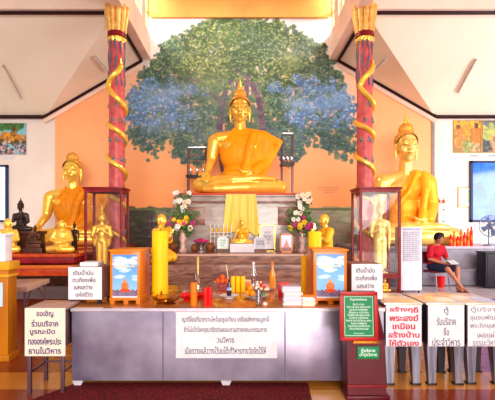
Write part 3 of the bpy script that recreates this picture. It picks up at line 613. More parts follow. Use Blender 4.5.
# glass display cases
def case(label, x0, x1, y0, dep, top, shelf, legs=False, floor=0):
    t = T('glass_display_case', label, 'display case', ((x0 + x1) / 2, y0, floor), 0, 'tall cases in front of the pillars'); w_ = x1 - x0; h = w_ / 2; f = .055
    fr = MB()
    for sx in (-1, 1):
        for y_ in (0, dep - f): fr.b2((sx * h, y_, 0), (sx * (h - f), y_ + f, top), .006)
        for z_ in (shelf, top - .07): fr.b2((sx * h, f, z_), (sx * (h - f), dep - f, z_ + .07))
    for y_ in (0, dep - f):
        for z_ in (shelf, top - .07): fr.b2((-h + f, y_, z_), (h - f, y_ + f, z_ + .07))
    part(fr, 'frame', redwood, t)
    part(MB().b2((-h - .03, -.03, top), (h + .03, dep + .03, top + .05), .01), 'roof_board', redwood, t)
    part(MB().b2((-h + .01, .01, shelf - .04), (h - .01, dep - .01, shelf), .0), 'shelf_board', redwood, t)
    for c_, s_ in (((0, .02, 0), 'f'), ((0, dep - .03, 0), 'f')):
        part(MB().b2((-h + f, c_[1], shelf + .07), (h - f, c_[1] + .008, top - .07)), 'glass_pane', clear, t)
    for sx in (-1, 1): part(MB().b2((sx * (h - .03), f, shelf + .07), (sx * (h - .022), dep - f, top - .07)), 'glass_pane', clear, t)
    part(MB().b2((-h + .02, .01, 0.03), (h - .02, dep - .01, .12), .01), 'plinth_board', redwood, t)
    return t
D1 = 9.3
x0, x1 = at(84, 0, D1).x, at(122, 0, D1).x
case('dark red framed glass case enclosing the gold figure with both hands raised', x0, x1, D1, .6, at(0, 189, D1).z, .6)
stander('dark bronze standing figure beside the glass case, next to the gilt round figure', 'one', (at(74.5, 0, 9.9).x, 9.9, 1.08), .2, brownb, bronze, 0)
stander('gold standing figure with both hands raised, inside the glass case near the altar table', 'raised', (at(102, 0, D1 + .3).x, D1 + .3, .6 + .07), .41, gold, mat('rich gold', (252, 186, 70), .35, .5, scale=6, bump=.1), .1)
x0, x1 = at(360, 0, D1).x, at(401, 0, D1).x
case('dark red framed glass case enclosing the pale standing figure, by the white air cooler', x0, x1, D1, .75, at(0, 189, D1).z, .5)
stander('pale gold standing figure, one arm hanging down, inside the case by the white cooler', 'one', (at(380, 0, D1 + .35).x, D1 + .35, .5 + .07), .5, paleg, paleg, .05).scale = (.44, .5, .5)
buddha('gilt_figurine', 'little gilt seated figure on the floor level of the case by the white cooler', 'statue', (at(384, 0, D1 + .3).x, D1 + .25, .12), .1, gold, robeG, gold, face=False, bare=True)
# kneeling praying disciples
def disciple_mesh():
    p = [('c', [(-.14, .1, .5), (-.16, -.42, .28), (-.14, .2, .12)], [.2, .15, .1]), ('c', [(.14, .1, .5), (.16, -.42, .28), (.14, .2, .12)], [.2, .15, .1]), ('e', (0, .1, .5), (.3, .24, .26)), ('e', (0, .06, .85), (.26, .2, .32)),
         ('e', (0, .04, 1.15), (.34, .21, .24)), ('c', [(-.3, .04, 1.25), (.3, .04, 1.25)], [.12, .12]), ('c', [(0, .03, 1.3), (0, 0, 1.48)], [.11, .1])]
    A = [[(-.34, .04, 1.25), (-.4, -.12, .9), (-.05, -.42, 1.08)], [(.34, .04, 1.25), (.4, -.12, .9), (.05, -.42, 1.08)]]
    b_ = p + [('c', q, [.12, .1, .065]) for q in A] + head_prims(1.66, .62, -.02)
    for sx in (-1, 1): hand(b_, (sx * .035, -.42, 1.08), (0, -.35, 1), (0, -1, 0), .22, .028, (0, 0, 1))
    rb = inflate(p[:6], .035) + [('c', A[1][:2], [.15, .14])]
    return fused('body', b_, .022, 2), fused('robe', rb, .026, 3, cut=[((-.1, 0, 1.4), (-.9, 0, .45))])
DB, DR = disciple_mesh()
for x_, rz, lb in ((161, 1.15, 'golden kneeling disciple statue with pressed hands, on the altar behind the tall yellow candle'), (325, -1.3, 'golden kneeling disciple statue behind the candle that rises above the picture box')):
    t = T('kneeling_disciple_statue', lb, 'statue', (at(x_, 0, 9.4).x, 9.4, .78), rz, None, .62)
    part(DB, 'body', gold, t); part(DR, 'robe', mat('yellow gold robe', (250, 180, 40), .5, .2, scale=3, stretch=(6, 6, 1), bump=.15), t)
# yellow cloth over the pedestal front
def cloth():
    nx, nz = 40, 24; v = []; W_, H_ = .82, 1.15
    for side in (0, 1):
        for j in range(nz + 1):
            for i in range(nx + 1):
                u = i / nx; q = j / nz; spread = 1 + .22 * q
                H2 = H_ * (1 - .12 * abs(math.sin(u * 7)) * (q ** 2)); z = -q * H2
                y = -.02 - .035 * (1 + math.sin(u * 26 + q * 1.5)) * (.3 + q) - side * .008
                v.append(((u - .5) * W_ * spread, y, z))
    n = (nx + 1) * (nz + 1); f = []
    for j in range(nz):
        for i in range(nx):
            a_ = j * (nx + 1) + i; f.append((a_, a_ + 1, a_ + nx + 2, a_ + nx + 1)); f.append((n + a_, n + a_ + nx + 1, n + a_ + nx + 2, n + a_ + 1))
    return MB().add(v, f)
S(cloth(), 'altar_cloth', mat('pale yellow satin', (250, 214, 110), .4, col2=(240, 196, 80), scale=3, stretch=(8, 8, .6)), 'pale yellow pleated cloth hanging down the front of the marble pedestal', 'cloth', (at(241, 0, 10.93).x, 10.9, 2.54))
# metal racks beside the central statue
def rack(x0, x1, zt, ztop, label, yb=12.45):
    t = T('metal_rack', label, 'rack', ((x0 + x1) / 2, yb, 2.58), 0, 'metal racks beside the central statue'); h = (x1 - x0) / 2; zt -= 2.58; ztop -= 2.58
    part(MB().b2((-h, -.2, zt - .04), (h, .2, zt + .04), .01), 'tray', blackm, t)
    for sx in (-1, 1):
        for y_ in (-.17, .17): part(MB().tube([(sx * (h - .05), y_, 0), (sx * (h - .05), y_, ztop)], .018, 8), 'post', mat('dull purple metal', (110, 85, 100), .3, .7), t)
    part(MB().b2((-h + .03, -.18, ztop - .05), (h - .03, .18, ztop - .02)), 'upper_shelf', chrome, t)
    for k in range(4): part(MB().tube([(-h + .05, -.17, zt + .1 + k * (ztop - zt) / 5), (h - .05, -.17, zt + .1 + k * (ztop - zt) / 5)], .009, 6), 'wire_rail', chrome, t)
    for k in range(3): part(MB().lathe((-h * .6 + k * h * .6, -.05, zt + .04), [(.035, 0), (.05, .02), (.02, .06), (.05, .14), (.045, .2)], 12), 'candle_cup', chrome, t)
    return t
rack(-1.66, -1.0, 3.2, 4.12, 'black and chrome rack beside the lowered hand of the central statue')
rack(1.25, 1.68, 3.58, 4.55, 'black and chrome rack behind the robed elbow of the central statue')
# leaning ladder
ld = T('leaning_ladder', 'thin grey ladder leaning on the wall side of the pedestal behind the flower vase', 'ladder', (-2.12, 10.82, 1.0))
for dx in (0, .2): part(MB().tube([(dx, 0, 0), (dx + .42, .1, 1.65)], .022, 6), 'rail', mat('dull purple metal', (110, 85, 100)), ld)
for k in range(5): q = (k + .6) / 5.6; part(MB().tube([(.42 * q, .1 * q, 1.65 * q), (.2 + .42 * q, .1 * q, 1.65 * q)], .012, 6), 'rung', chrome, ld)

# ------------------------------------------------------------------ things on the altar step
ZL = 1.0; DL = 10.45
def lx(px, d=DL): return at(px, 0, d).x
def bouquet(px, label, seed):
    R = random.Random(seed); t = T('flower_vase', label, 'vase', (lx(px), DL, ZL), 0, 'flower vases on the altar')
    part(MB().lathe((0, 0, 0), [(.1, 0), (.11, .03), (.06, .1), (.08, .25), (.1, .4), (.07, .5), (.1, .56)], 18), 'vase', mat('white porcelain', (225, 195, 185), .2, col2=(190, 120, 110), scale=9), t)
    fo = MB()
    for k in range(80):
        a_ = R.uniform(0, 2 * PI); r = R.uniform(.1, .42); z = R.uniform(.5, 1.05) if k % 3 else R.uniform(1.0, 1.5); r *= .55 if z > 1.1 else 1
        x, y = r * math.cos(a_), r * math.sin(a_) * .7; fo.tube([(0, 0, .5), (x * .5, y * .5, (z + .5) / 2 + .05), (x, y, z)], .008, 4)
        fo.ell((x, y, z), (.07, .02, .035), (R.uniform(-1, 1), R.uniform(-1, 1), a_), 6, 4)
        fo.ell((x * .7, y * .7, z - .1), (.06, .02, .03), (R.uniform(-1, 1), R.uniform(-1, 1), a_), 6, 4)
    part(fo, 'foliage', mat('leaf green', (58, 92, 48), .6, col2=(110, 140, 80), scale=12), t)
    cols = [('white petals', (245, 232, 222)), ('pink petals', (222, 60, 130)), ('yellow petals', (250, 196, 40)), ('cream petals', (250, 222, 190)), ('magenta petals', (190, 40, 110))]
    for k in range(44):
        a_ = 2 * PI * k / 44 * 7; low = k < 28
        if low: r = R.uniform(.08, .36); z = .72 + R.uniform(-.12, .18); c = cols[R.choice([1, 2, 1, 0, 3, 4, 2])]
        else: r = R.uniform(.05, .26); z = R.uniform(1.0, 1.55); c = cols[R.choice([0, 3, 0])]
        x, y = r * math.cos(a_), r * math.sin(a_) * .7 - .08; fl = MB(); s_ = R.uniform(.042, .065)
        for j in range(5): q = 2 * PI * j / 5; fl.ell((x + s_ * .7 * math.cos(q), y - .01, z + s_ * .7 * math.sin(q)), (s_ * .62, s_ * .4, s_ * .62), None, 7, 5)
        part(fl, 'blossom', mat(c[0], c[1], .6, scale=20), t)
    return t
bouquet(183, 'white vase with pink, yellow and white flowers, beside the small pink flower bowl', 4)
bouquet(302, 'white vase with flowers beside the small framed picture with an orange mountain', 9)
def simple_photo(name, label, cat, px0, px1, py0, py1, d, frame_m, face, parts=()):
    w_ = (px1 - px0) / 400 * d; h = (py1 - py0) / 400 * d; t = T(name, label, cat, (at((px0 + px1) / 2, 0, d).x, d, ZL)); f = min(.035, w_ * .12)
    m_ = MB().b2((-w_ / 2, 0, 0), (-w_ / 2 + f, .03, h)).b2((w_ / 2 - f, 0, 0), (w_ / 2, .03, h)).b2((-w_ / 2, 0, 0), (w_ / 2, .03, f)).b2((-w_ / 2, 0, h - f), (w_ / 2, .03, h)).b2((-w_ / 2, .03, 0), (w_ / 2, .04, h)).b2((-.05, .04, 0), (.05, .16, .03))
    part(m_, 'frame', frame_m, t)
    if callable(face): p = part(painted(w_ - 2 * f, h - 2 * f, 24, 30, face), 'picture', attrmat('printed picture', .3), t, (-w_ / 2 + f, .015, f))
    else: p = part(MB().b2((-w_ / 2 + f, .012, f), (w_ / 2 - f, .03, h - f)), 'sheet', face, t)
    return t, w_, h
t, w_, h_ = simple_photo('notice_card', 'white notice card beside the pink flower bowl on the altar', 'card', 217, 228.5, 236, 251.5, 10.4, paper, mat('mint print', (205, 226, 215), .5, col2=(235, 238, 235), scale=14))
lettering('ทำบุญ\nถวาย\nพระ', mat('green ink', (80, 130, 100)), t, (0, .008, h_ * .6), w_ * .5, h_ * .45)
part(MB().b2((-w_ / 2, -.02, 0), (w_ / 2, .03, .08)), 'dark_stand', brownb, t)
t, w_, h_ = simple_photo('notice_card', 'grey lilac notice card between the small golden figure and the gold-framed certificate', 'card', 254, 266.5, 236, 251.5, 10.3, paper, mat('lilac print', (205, 196, 205), .5, scale=14))
lettering('ขอเชิญ\nปิดทอง', ink, t, (0, .008, h_ * .62), w_ * .6, h_ * .3); part(MB().b2((-w_ / 2, -.02, 0), (w_ / 2, .03, .08)), 'dark_stand', brownb, t)
t, w_, h_ = simple_photo('framed_certificate', 'gold-framed white certificate standing on the altar behind the lilac card', 'frame', 259.5, 275.5, 220, 247, 10.75, gold, paper)
part(MB().b2((-.2, 0, 0), (.2, .12, .06), .01), 'stand', brownb, t)
lettering('ประกาศ\nเกียรติคุณ\nมอบให้ไว้\nวัดนี้', ink, t, (0, .008, h_ * .5), w_ * .5, h_ * .5)
def mountain(u, v):
    c = np.zeros(u.shape + (3,)); c[:] = (205, 205, 232); m_ = v < .75 - 1.5 * abs(u - .5); c[m_] = (200, 110, 90); c[v < .25] = (120, 60, 50); return c
simple_photo('framed_picture', 'small wood-framed picture of an orange triangular shape beside the flower vase', 'picture', 280, 293, 232, 251, 10.12, orangewood, mountain)
S(MB().b2((-.31, -.12, 0), (.31, .12, .22), .01), 'white_block', paper, 'white cloth-covered block under the small golden seated figure on the altar', 'block', (lx(242, 10.35), 10.35, ZL))
buddha('small_buddha_statue', 'small golden seated figure on the white block, below the pale yellow cloth', 'statue', (lx(242, 10.35), 10.35, ZL + .22), .205, gold, robeG, gold, face=False, bare=True)
for px, m_, lb in ((333, redplastic, 'red folded cloth on the altar end behind the disciple near the green board'), (344, mat('navy cloth', (30, 36, 80), .8), 'navy folded cloth on the altar end, beside the red folded cloth')):
    S(MB().b2((-.16, -.14, 0), (.14, .14, .11), .04).b2((-.13, -.1, .09), (.12, .12, .17), .03), 'folded_cloth', m_, lb, 'cloth', (lx(px, 10.3) - (.3 if px < 340 else .22), 10.5, ZL))
t = T('purple_stand', 'slim purple metal stand behind the disciple by the tall yellow candle', 'stand', (lx(150, 10.3), 10.3, ZL))
for dx in (-.07, .07): part(MB().tube([(dx, 0, 0), (dx * .6, 0, .95)], .02, 8), 'post', mat('purple metal', (70, 34, 66), .4), t)
part(MB().b2((-.11, -.06, 0), (.11, .06, .04), .008).b2((-.08, -.04, .5), (.08, .04, .53), .005), 'crosspiece', mat('purple metal', (96, 40, 84)), t)
# wire candle rack
t = T('candle_rack', 'low white wire candle rack behind the white notice card', 'rack', (lx(221, 10.75), 10.75, ZL))
m_ = MB()
for k in range(6): m_.tube([(-.28 + k * .112, 0, 0), (-.28 + k * .112, 0, .72)], .01, 6)
for z_ in (.4, .5): m_.tube([(-.3, 0, z_), (.3, 0, z_)], .012, 6)
part(m_, 'wire_frame', mat('white wire', (240, 230, 225), .4), t)
for k in range(5): part(MB().lathe((-.24 + k * .12, 0, .5), [(.02, 0), (.025, .1), (.005, .14)], 8), 'candle', yellowwax, t)
# flower bowl, pots
t = T('flower_bowl', 'small footed silver bowl filled with magenta flowers on the altar', 'bowl', (lx(201, 10.35), 10.35, ZL))
part(MB().lathe((0, 0, 0), [(.09, 0), (.08, .03), (.03, .06), (.04, .13), (.13, .2), (.17, .27), (.15, .26)], 20), 'bowl', chrome, t)
for k in range(12):
    a_ = k * 2.4; r = .035 * k ** .5 * 1.5; fl = MB()
    for j in range(5): q = 2 * PI * j / 5; fl.ell((r * math.cos(a_) + .035 * math.cos(q), r * math.sin(a_) + .035 * math.sin(q), .33 - r * .3), .03, None, 6, 5)
    part(fl, 'blossom', mat('magenta petals', (190, 40, 110)), t)
for px, r, lb in ((194, .1, 'brown clay pot between the pink flower bowl and the nearest white vase'), (210, .12, 'round brown clay pot between the pink flower bowl and the white card'), (172, .13, 'brown clay pot at the end of the altar, behind the kneeling disciple hands'), (292, .1, 'brown clay pot half hidden behind the orange triangle picture')):
    S(MB().lathe((0, 0, 0), [(r * .6, 0), (r, r * .6), (r * 1.05, r * 1.1), (r * .7, r * 1.7), (r * .8, r * 1.9), (r * .65, r * 1.85)], 20), 'clay_pot', mat('brown clay', (150, 85, 45), .4, col2=(110, 55, 30), scale=8), lb, 'pot', (lx(px, 10.45), 10.62, ZL), 'clay pots on the altar')
# ------------------------------------------------------------------ steel counter
CT = .835; CF = 4.17; x0, x1 = at(71.5, 0, CF).x, at(384, 0, CF).x
ct = T('steel_counter', 'long grey steel counter with a white paper banner taped on its front', 'counter', ((x0 + x1) / 2, CF, 0)); hw = (x1 - x0) / 2
part(MB().b2((-hw, 0, .075), (hw, 1.55, CT - .035), .008), 'body', steel, ct)
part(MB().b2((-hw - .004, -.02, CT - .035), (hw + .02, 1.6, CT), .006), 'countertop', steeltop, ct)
part(MB().b2((-hw - .002, -.024, CT - .03), (hw + .002, -.018, CT + .001)), 'edge_strip', mat('pale steel lip', (205, 195, 210), .3, .3), ct)
for px in (163, 285): part(MB().b2((at(px, 0, CF).x - (x0 + x1) / 2 - .006, -.006, .08), (at(px, 0, CF).x - (x0 + x1) / 2 + .006, 0, CT - .04)), 'seam', mat('dark seam', (110, 100, 125), .4), ct)
for px in (76, 226, 376):
    for y_ in (.04, 1.4):
        x_ = at(px, 0, CF).x - (x0 + x1) / 2
        part(MB().hexa([(x_ - .03, y_, 0), (x_ + .03, y_, 0), (x_ + .03, y_ + .06, 0), (x_ - .03, y_ + .06, 0)], [(x_ - .065, y_, .08), (x_ + .065, y_, .08), (x_ + .065, y_ + .08, .08), (x_ - .065, y_ + .08, .08)]), 'foot', mat('pale steel foot', (215, 205, 215), .4, .2), ct)
def sheet(name, label, cat, px0, px1, py0, py1, d, m=paper, parent=None, thick=.006):
    a, b = at(px0, py1, d), at(px1, py0, d); t = T(name, label, cat, ((a.x + b.x) / 2, d, a.z))
    part(MB().b2((-(b.x - a.x) / 2, -thick, 0), ((b.x - a.x) / 2, 0, b.z - a.z), .002), 'sheet', m, t); return t, b.x - a.x, b.z - a.z
t, w_, h_ = sheet('paper_banner', 'wide white paper notice with four handwritten lines on the front of the steel counter', 'notice', 176, 277, 311, 358, CF - .002)
part(MB().b2((-w_ / 2 - .01, -.005, h_ - .02), (w_ / 2 + .01, -.001, h_ + .01)), 'tape', mat('sticky tape', (215, 195, 225), .3), t)
for s_, z_, ww in (('ญาติโยมที่มากราบไหว้จุดธูปเทียน เครื่องสักการะบูชานี้', .82, .86), ('ถ้าไม่เข้าใจกรุณาติดต่อสอบถามทางคณะกรรมการ', .6, .82), ('วนวิหาร', .39, .17), ('เมื่อถวายแล้ววางไว้บนโต๊ะที่วิหารทางวัดจัดไว้ให้', .17, .80)):
    lettering(s_, ink, t, (-.01, -.008, h_ * z_), w_ * ww, h_ * (.155 if ww > .3 else .12), bold=.005)
# floor carpet
def Pf(px, d): return (at(px, 0, d).x, d)
q = [Pf(77, 4.277), Pf(308, 4.277), (.62, 3.0), (-2.6, 3.0)]
S(MB().hexa([(*p, .001) for p in q[::-1]], [(*p, .014) for p in q[::-1]]), 'red_carpet', mat('dark red patterned carpet', (125, 26, 26), .9, col2=(70, 14, 22), scale=55, bump=.4, kind='voronoi'), 'dark red patterned carpet on the floor in front of the steel counter', 'carpet')
# ------------------------------------------------------------------ red notice stand
rs = T('notice_stand', 'dark red wooden stand with a tilted green notice board in front of the counter', 'stand', (at(366, 0, 3.9).x, 3.9, 0))
mar = mat('maroon lacquer', (92, 8, 24), .3, col2=(74, 6, 18), scale=3)
part(MB().hexa([(-.18, -.02, .03), (.19, -.02, .03), (.19, .2, .03), (-.18, .2, .03)], [(-.185, .0, .58), (.185, .0, .58), (.185, .19, .58), (-.185, .19, .58)]), 'cabinet', mar, rs)
part(MB().b2((-.2, -.05, 0), (.22, .22, .05), .01), 'base', mar, rs)
part(MB().b2((-.19, -.035, .13), (.2, -.01, .15), .004), 'moulding', redwood, rs)
FX = -.095; FY = -.06
part(MB().hexa([(-.185, .0, .58), (.185, .0, .58), (.185, .19, .58), (-.185, .19, .58)], [(FX - .165, FY + .01, 1.03), (FX + .165, FY + .01, 1.03), (.15, .19, 1.03), (-.15, .19, 1.03)]), 'head_box', mar, rs)
hd = part(MB().b2((-.18, -.03, 0), (.18, .0, .035), .004).b2((-.18, -.03, .425), (.18, .0, .46), .004).b2((-.18, -.03, .02), (-.145, 0, .45), .004).b2((.145, -.03, .02), (.18, 0, .45), .004), 'frame', mat('bright red frame', (176, 22, 20), .35), rs, (FX, FY - .02, .6), rot=(-.06, 0, 0))
bd = part(MB().b2((-.148, -.015, .03), (.148, .005, .43)), 'board', mat('green board', (16, 128, 76), .4, scale=3), hd)
wt = mat('white paint', (225, 240, 228), .5)
part(MB().b2((-.137, -.017, .045), (-.133, -.015, .415)).b2((.133, -.017, .045), (.137, -.015, .415)).b2((-.137, -.017, .045), (.137, -.015, .049)).b2((-.137, -.017, .411), (.137, -.015, .415)), 'border_line', wt, hd)
lettering('คำบูชาพระประธาน', wt, hd, (0, -.0155, .385), .16, .03, bold=.02)
lettering('ตั้งนะโม สามจบ\nอิมัง มะยัง ภันเต สุวัณณะทานัง\nสะปะริวารัง ภิกขุสังฆัสสะ\nโอโณชะยามะ สาธุ โน ภันเต\nภิกขุสังโฆ อิมัง สุวัณณะทานัง\nสะปะริวารัง ปะฏิคคัณหาตุ\nอัมหากัง ทีฆะรัตตัง หิตายะ สุขายะ\nข้าแต่พระสงฆ์ผู้เจริญ\nข้าพเจ้าทั้งหลายขอน้อมถวาย\nเพื่อประโยชน์และความสุข', wt, hd, (0, -.0155, .225), .24, .26, bold=.01)
lettering('วัดพระพุทธ', wt, hd, (0, -.0155, .066), .1, .018)
gl = part(MB().b2((-.09, -.008, .4), (.12, .0, .52), .003), 'green_label', mat('green board', (24, 140, 84)), rs, (0, -.012, 0))
lettering('ตู้บริจาค\nบำรุงวิหาร', wt, gl, (.015, -.009, .46), .17, .085, bold=.02)
part(MB().b2((-.13, -.004, 0), (.13, .0, .022)), 'brass_plate', goldd, rs, (0, -.02, .553))
# ------------------------------------------------------------------ donation desks
def desk(px0, px1, label, lines, col, slabel, fits, d=4.25, top=303, bot=345, leg=True, bold=.0):
    a, b = at(px0, 0, d).x, at(px1, 0, d).x; zt = at(0, top, d).z; w_ = b - a
    t = T('donation_desk', label, 'desk', ((a + b) / 2, d, 0), 0, 'steel donation desks'); zb = at(0, bot, d).z
    part(MB().b2((-w_ / 2, .0, zb), (w_ / 2, .62, zt - .02), .006), 'box_body', mat('dark steel box', (70, 58, 66), .35, .5, scale=3), t)
    part(MB().b2((-w_ / 2 - .01, -.01, zt - .02), (w_ / 2 + .01, .64, zt), .004), 'desktop', mat('steel top with yellow reflections', (232, 212, 180), .2, .3, col2=(215, 205, 205), scale=2), t)  # yellow reflections on the grey steel are put into its colour
    for sx in (-1, 1):
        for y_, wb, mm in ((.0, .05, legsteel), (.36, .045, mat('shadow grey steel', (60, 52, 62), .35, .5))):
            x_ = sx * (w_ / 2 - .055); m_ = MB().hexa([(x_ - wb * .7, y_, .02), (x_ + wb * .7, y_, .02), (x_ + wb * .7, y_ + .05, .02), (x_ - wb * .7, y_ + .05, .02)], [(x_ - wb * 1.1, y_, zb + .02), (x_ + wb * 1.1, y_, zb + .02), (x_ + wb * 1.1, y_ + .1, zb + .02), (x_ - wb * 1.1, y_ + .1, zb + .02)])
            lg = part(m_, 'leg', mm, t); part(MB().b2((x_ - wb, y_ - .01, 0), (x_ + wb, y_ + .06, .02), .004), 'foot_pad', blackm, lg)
    q = T('hand_lettered_sign', slabel, 'sign', ((a + b) / 2, d - .005, zb - .01), 0, 'signs on the donation desks'); h_ = zt - zb - .01
    part(MB().b2((-w_ / 2 + .005, -.01, 0), (w_ / 2 - .005, -.002, h_), .002), 'sheet', paper, q)
    n = len(lines)
    for k, (s_, ww) in enumerate(zip(lines, fits)): lettering(s_, col, q, (0, -.011, h_ * (1 - (k + .55) / n)), w_ * ww, h_ / n * .78, bold=bold)
    return t
desk(385, 421.5, 'steel donation desk carrying the crimson lettered sign', ['สร้างกุฏิ', 'พระสงฆ์', 'เหมือน', 'สร้างบ้าน', 'ให้ตัวเอง'], redink, 'white sign with five lines of thick crimson letters', (.78, .8, .62, .86, .82), bold=.03)
desk(427, 464, 'steel donation desk between the crimson lettered sign and the end desk', ['ตู้', 'รับบริจาค', 'ชื่อ', 'ประจำวิหาร'], ink, 'white sign with four short lines of thin dark letters', (.12, .5, .15, .75))
desk(466.5, 503, 'steel donation desk at the end of the row, cut by the picture edge', ['ตู้บริจาค', 'ชุมชนพัฒนา', 'พระภิกษุสงฆ์', 'เผยแผ่', 'ธรรมะวิหาร'], mat('pale grey ink', (120, 112, 130)), 'white sign with five lines of pale grey letters', (.8, .84, .84, .45, .7), d=4.27)
# ------------------------------------------------------------------ left sign table
d = 4.0; a, b = at(25, 0, d).x, at(64, 0, d).x; w_ = b - a; zt = at(0, 308, d).z
t = T('side_table', 'narrow table on slim brown legs behind the donation sign at the counter end', 'table', ((a + b) / 2, d, 0))
part(MB().b2((-w_ / 2, 0, zt - .03), (w_ / 2, .42, zt), .005), 'tabletop', mat('greyish rose top', (190, 150, 140), .35), t)
part(MB().b2((-w_ / 2 + .01, .02, zt - .4), (w_ / 2 - .01, .4, zt - .03)), 'box_body', brownb, t)
for sx in (-1, 1):
    for y_ in (.02, .36): part(MB().b2((sx * (w_ / 2 - .01), y_, 0), (sx * (w_ / 2 - .045), y_ + .035, zt - .38), .003), 'leg', mat('brown steel leg', (112, 78, 88), .35, .5), t)
part(MB().b2((-w_ / 2 + .02, .37, .2), (w_ / 2 - .02, .385, .22)).b2((-w_ / 2 + .02, .03, .2), (-w_ / 2 + .035, .38, .22)).b2((w_ / 2 - .035, .03, .2), (w_ / 2 - .02, .38, .22)), 'stretcher', mat('brown steel leg', (112, 78, 88)), t)
q, w_, h_ = sheet('hand_lettered_sign', 'cream sign with five lines of violet letters on the side table at the counter end', 'sign', 25, 65.5, 308, 356, d - .005, paperw)
for k, (s_, ww, c_) in enumerate((('ขอเชิญ', .42, 0), ('ร่วมบริจาค', .66, .0), ('บูรณะปิด', .62, -.06), ('ทององค์พระประ', .82, 0), ('ธานในวิหาร', .8, 0))): lettering(s_, inkb, q, (w_ * c_, -.008, h_ * (1 - (k + .65) / 5.3)), w_ * ww, h_ / 5 * .72, bold=.018)
# small table behind
t = T('folding_table', 'small pale folding table standing behind the cream sign', 'table', (-3.35, 5.9, 0), .12)
zt = .78; part(MB().b2((-.6, 0, zt - .07), (.2, .95, zt), .006), 'tabletop', mat('pale rose laminate', (205, 165, 145), .3), t)
for x_ in (-.35, .15):
    for y_ in (.04, .88): part(MB().tube([(x_, y_, 0), (x_, y_, zt - .06)], .02, 8), 'leg', mat('brown steel leg', (112, 78, 88)), t)
for q_ in ([(.15, .88, .45), (-.02, .88, zt - .06)], [(.15, .05, .45), (.15, .3, zt - .06)]): part(MB().tube(q_, .012, 6), 'brace', mat('brown steel leg', (112, 78, 88)), t)
# gold donation cabinet and white box at the edge
t = T('donation_cabinet', 'golden wooden donation cabinet cut by the picture edge, white box on top', 'cabinet', (at(8, 0, 5.0).x - .9, 5.0, 0))
part(MB().b2((0, 0, .05), (.9, .2, 1.14), .01), 'body', goldwood, t)
part(MB().b2((-.02, -.03, 1.14), (.93, .22, 1.24), .01).b2((-.01, -.02, 1.05), (.92, .21, 1.08), .005), 'top_moulding', mat('bright gold wood', (235, 160, 30), .35, scale=4), t)
part(MB().b2((-.02, -.03, 0), (.93, .22, .08), .01), 'base_moulding', goldwood, t)
pn = part(MB().b2((.3, -.012, .68), (.84, 0, .98), .003), 'label_panel', mat('pale blue paper', (190, 212, 225), .5), t)
lettering('ทำบุญ\nสร้างวิหาร', inkb, pn, (.57, -.013, .83), .4, .2)
wb = T('white_box', 'white box with a pink panel on top of the golden donation cabinet', 'box', (at(5, 0, 5.03).x - .5, 5.03, 1.24))
part(MB().b2((0, 0, 0), (.5, .16, .32), .008), 'body', mat('glossy white panel', (245, 235, 240), .3), wb)
part(MB().b2((.05, -.006, .05), (.42, 0, .27), .003), 'pink_panel', mat('pale pink panel', (242, 205, 222), .4), wb)
part(MB().b2((-.015, -.015, .32), (.515, .175, .35), .004), 'lid', paper, wb)
# ------------------------------------------------------------------ boxes on the counter
def cdist(by): return 400 * (EYE - CT) / (by - 225)
def oil_box(px0, px1, py0, py1, d, label, lines, fits, group=None, pad=False):
    a, b = at(px0, 0, d).x, at(px1, 0, d).x; w_ = b - a; z0, z1 = at(0, py1, d).z, at(0, py0, d).z
    t = T('donation_box', label, 'box', ((a + b) / 2, d, CT), 0, 'white papered boxes on the counter'); z0 -= CT; z1 -= CT
    part(MB().b2((-w_ / 2, 0, z0), (w_ / 2, .36, z1), .006), 'body', mat('rose brown box', (150, 105, 95), .5, col2=(120, 80, 75), scale=5), t)
    for sx in (-1, 1):
        for y_ in (.01, .31): part(MB().b2((sx * (w_ / 2 - .02), y_, 0), (sx * (w_ / 2 - .055), y_ + .035, z0)), 'leg', blackm, t)
    sh = part(MB().b2((-w_ / 2, -.006, z0), (w_ / 2, 0, z1), .002), 'paper_front', paper, t)
    n = len(lines)
    for k, (s_, ww) in enumerate(zip(lines, fits)): lettering(s_, ink, sh, (-.02 + .01 * (k % 2), -.0065, z0 + (z1 - z0) * (1 - (k + .75) / (n + .5))), w_ * ww, (z1 - z0) / n * .62, bold=.01)
    if pad: part(MB().b2((-.08, .05, z1), (.12, .25, z1 + .045), .006), 'white_pad', paper, t, label='white pad lying on top')
    return t
oil_box(68.5, 102, 267, 299.5, 4.36, 'white papered box beside the picture box with the blue sky side toward the brown legs', ['เติมน้ำมัน', 'ตะเกียงเพื่อ', 'แสงสว่าง', 'แห่งชีวิต'], (.6, .68, .55, .5), pad=True)['label'] = 'white papered box with four written lines and a white pad, above the cream sign'
oil_box(351.5, 382.5, 264, 299, 4.36, 'white papered box behind the green notice board', ['เติมน้ำมัน', 'ตะเกียงเพื่อ', 'แสงสว่าง', 'แห่งชีวิต'], (.6, .68, .55, .5))
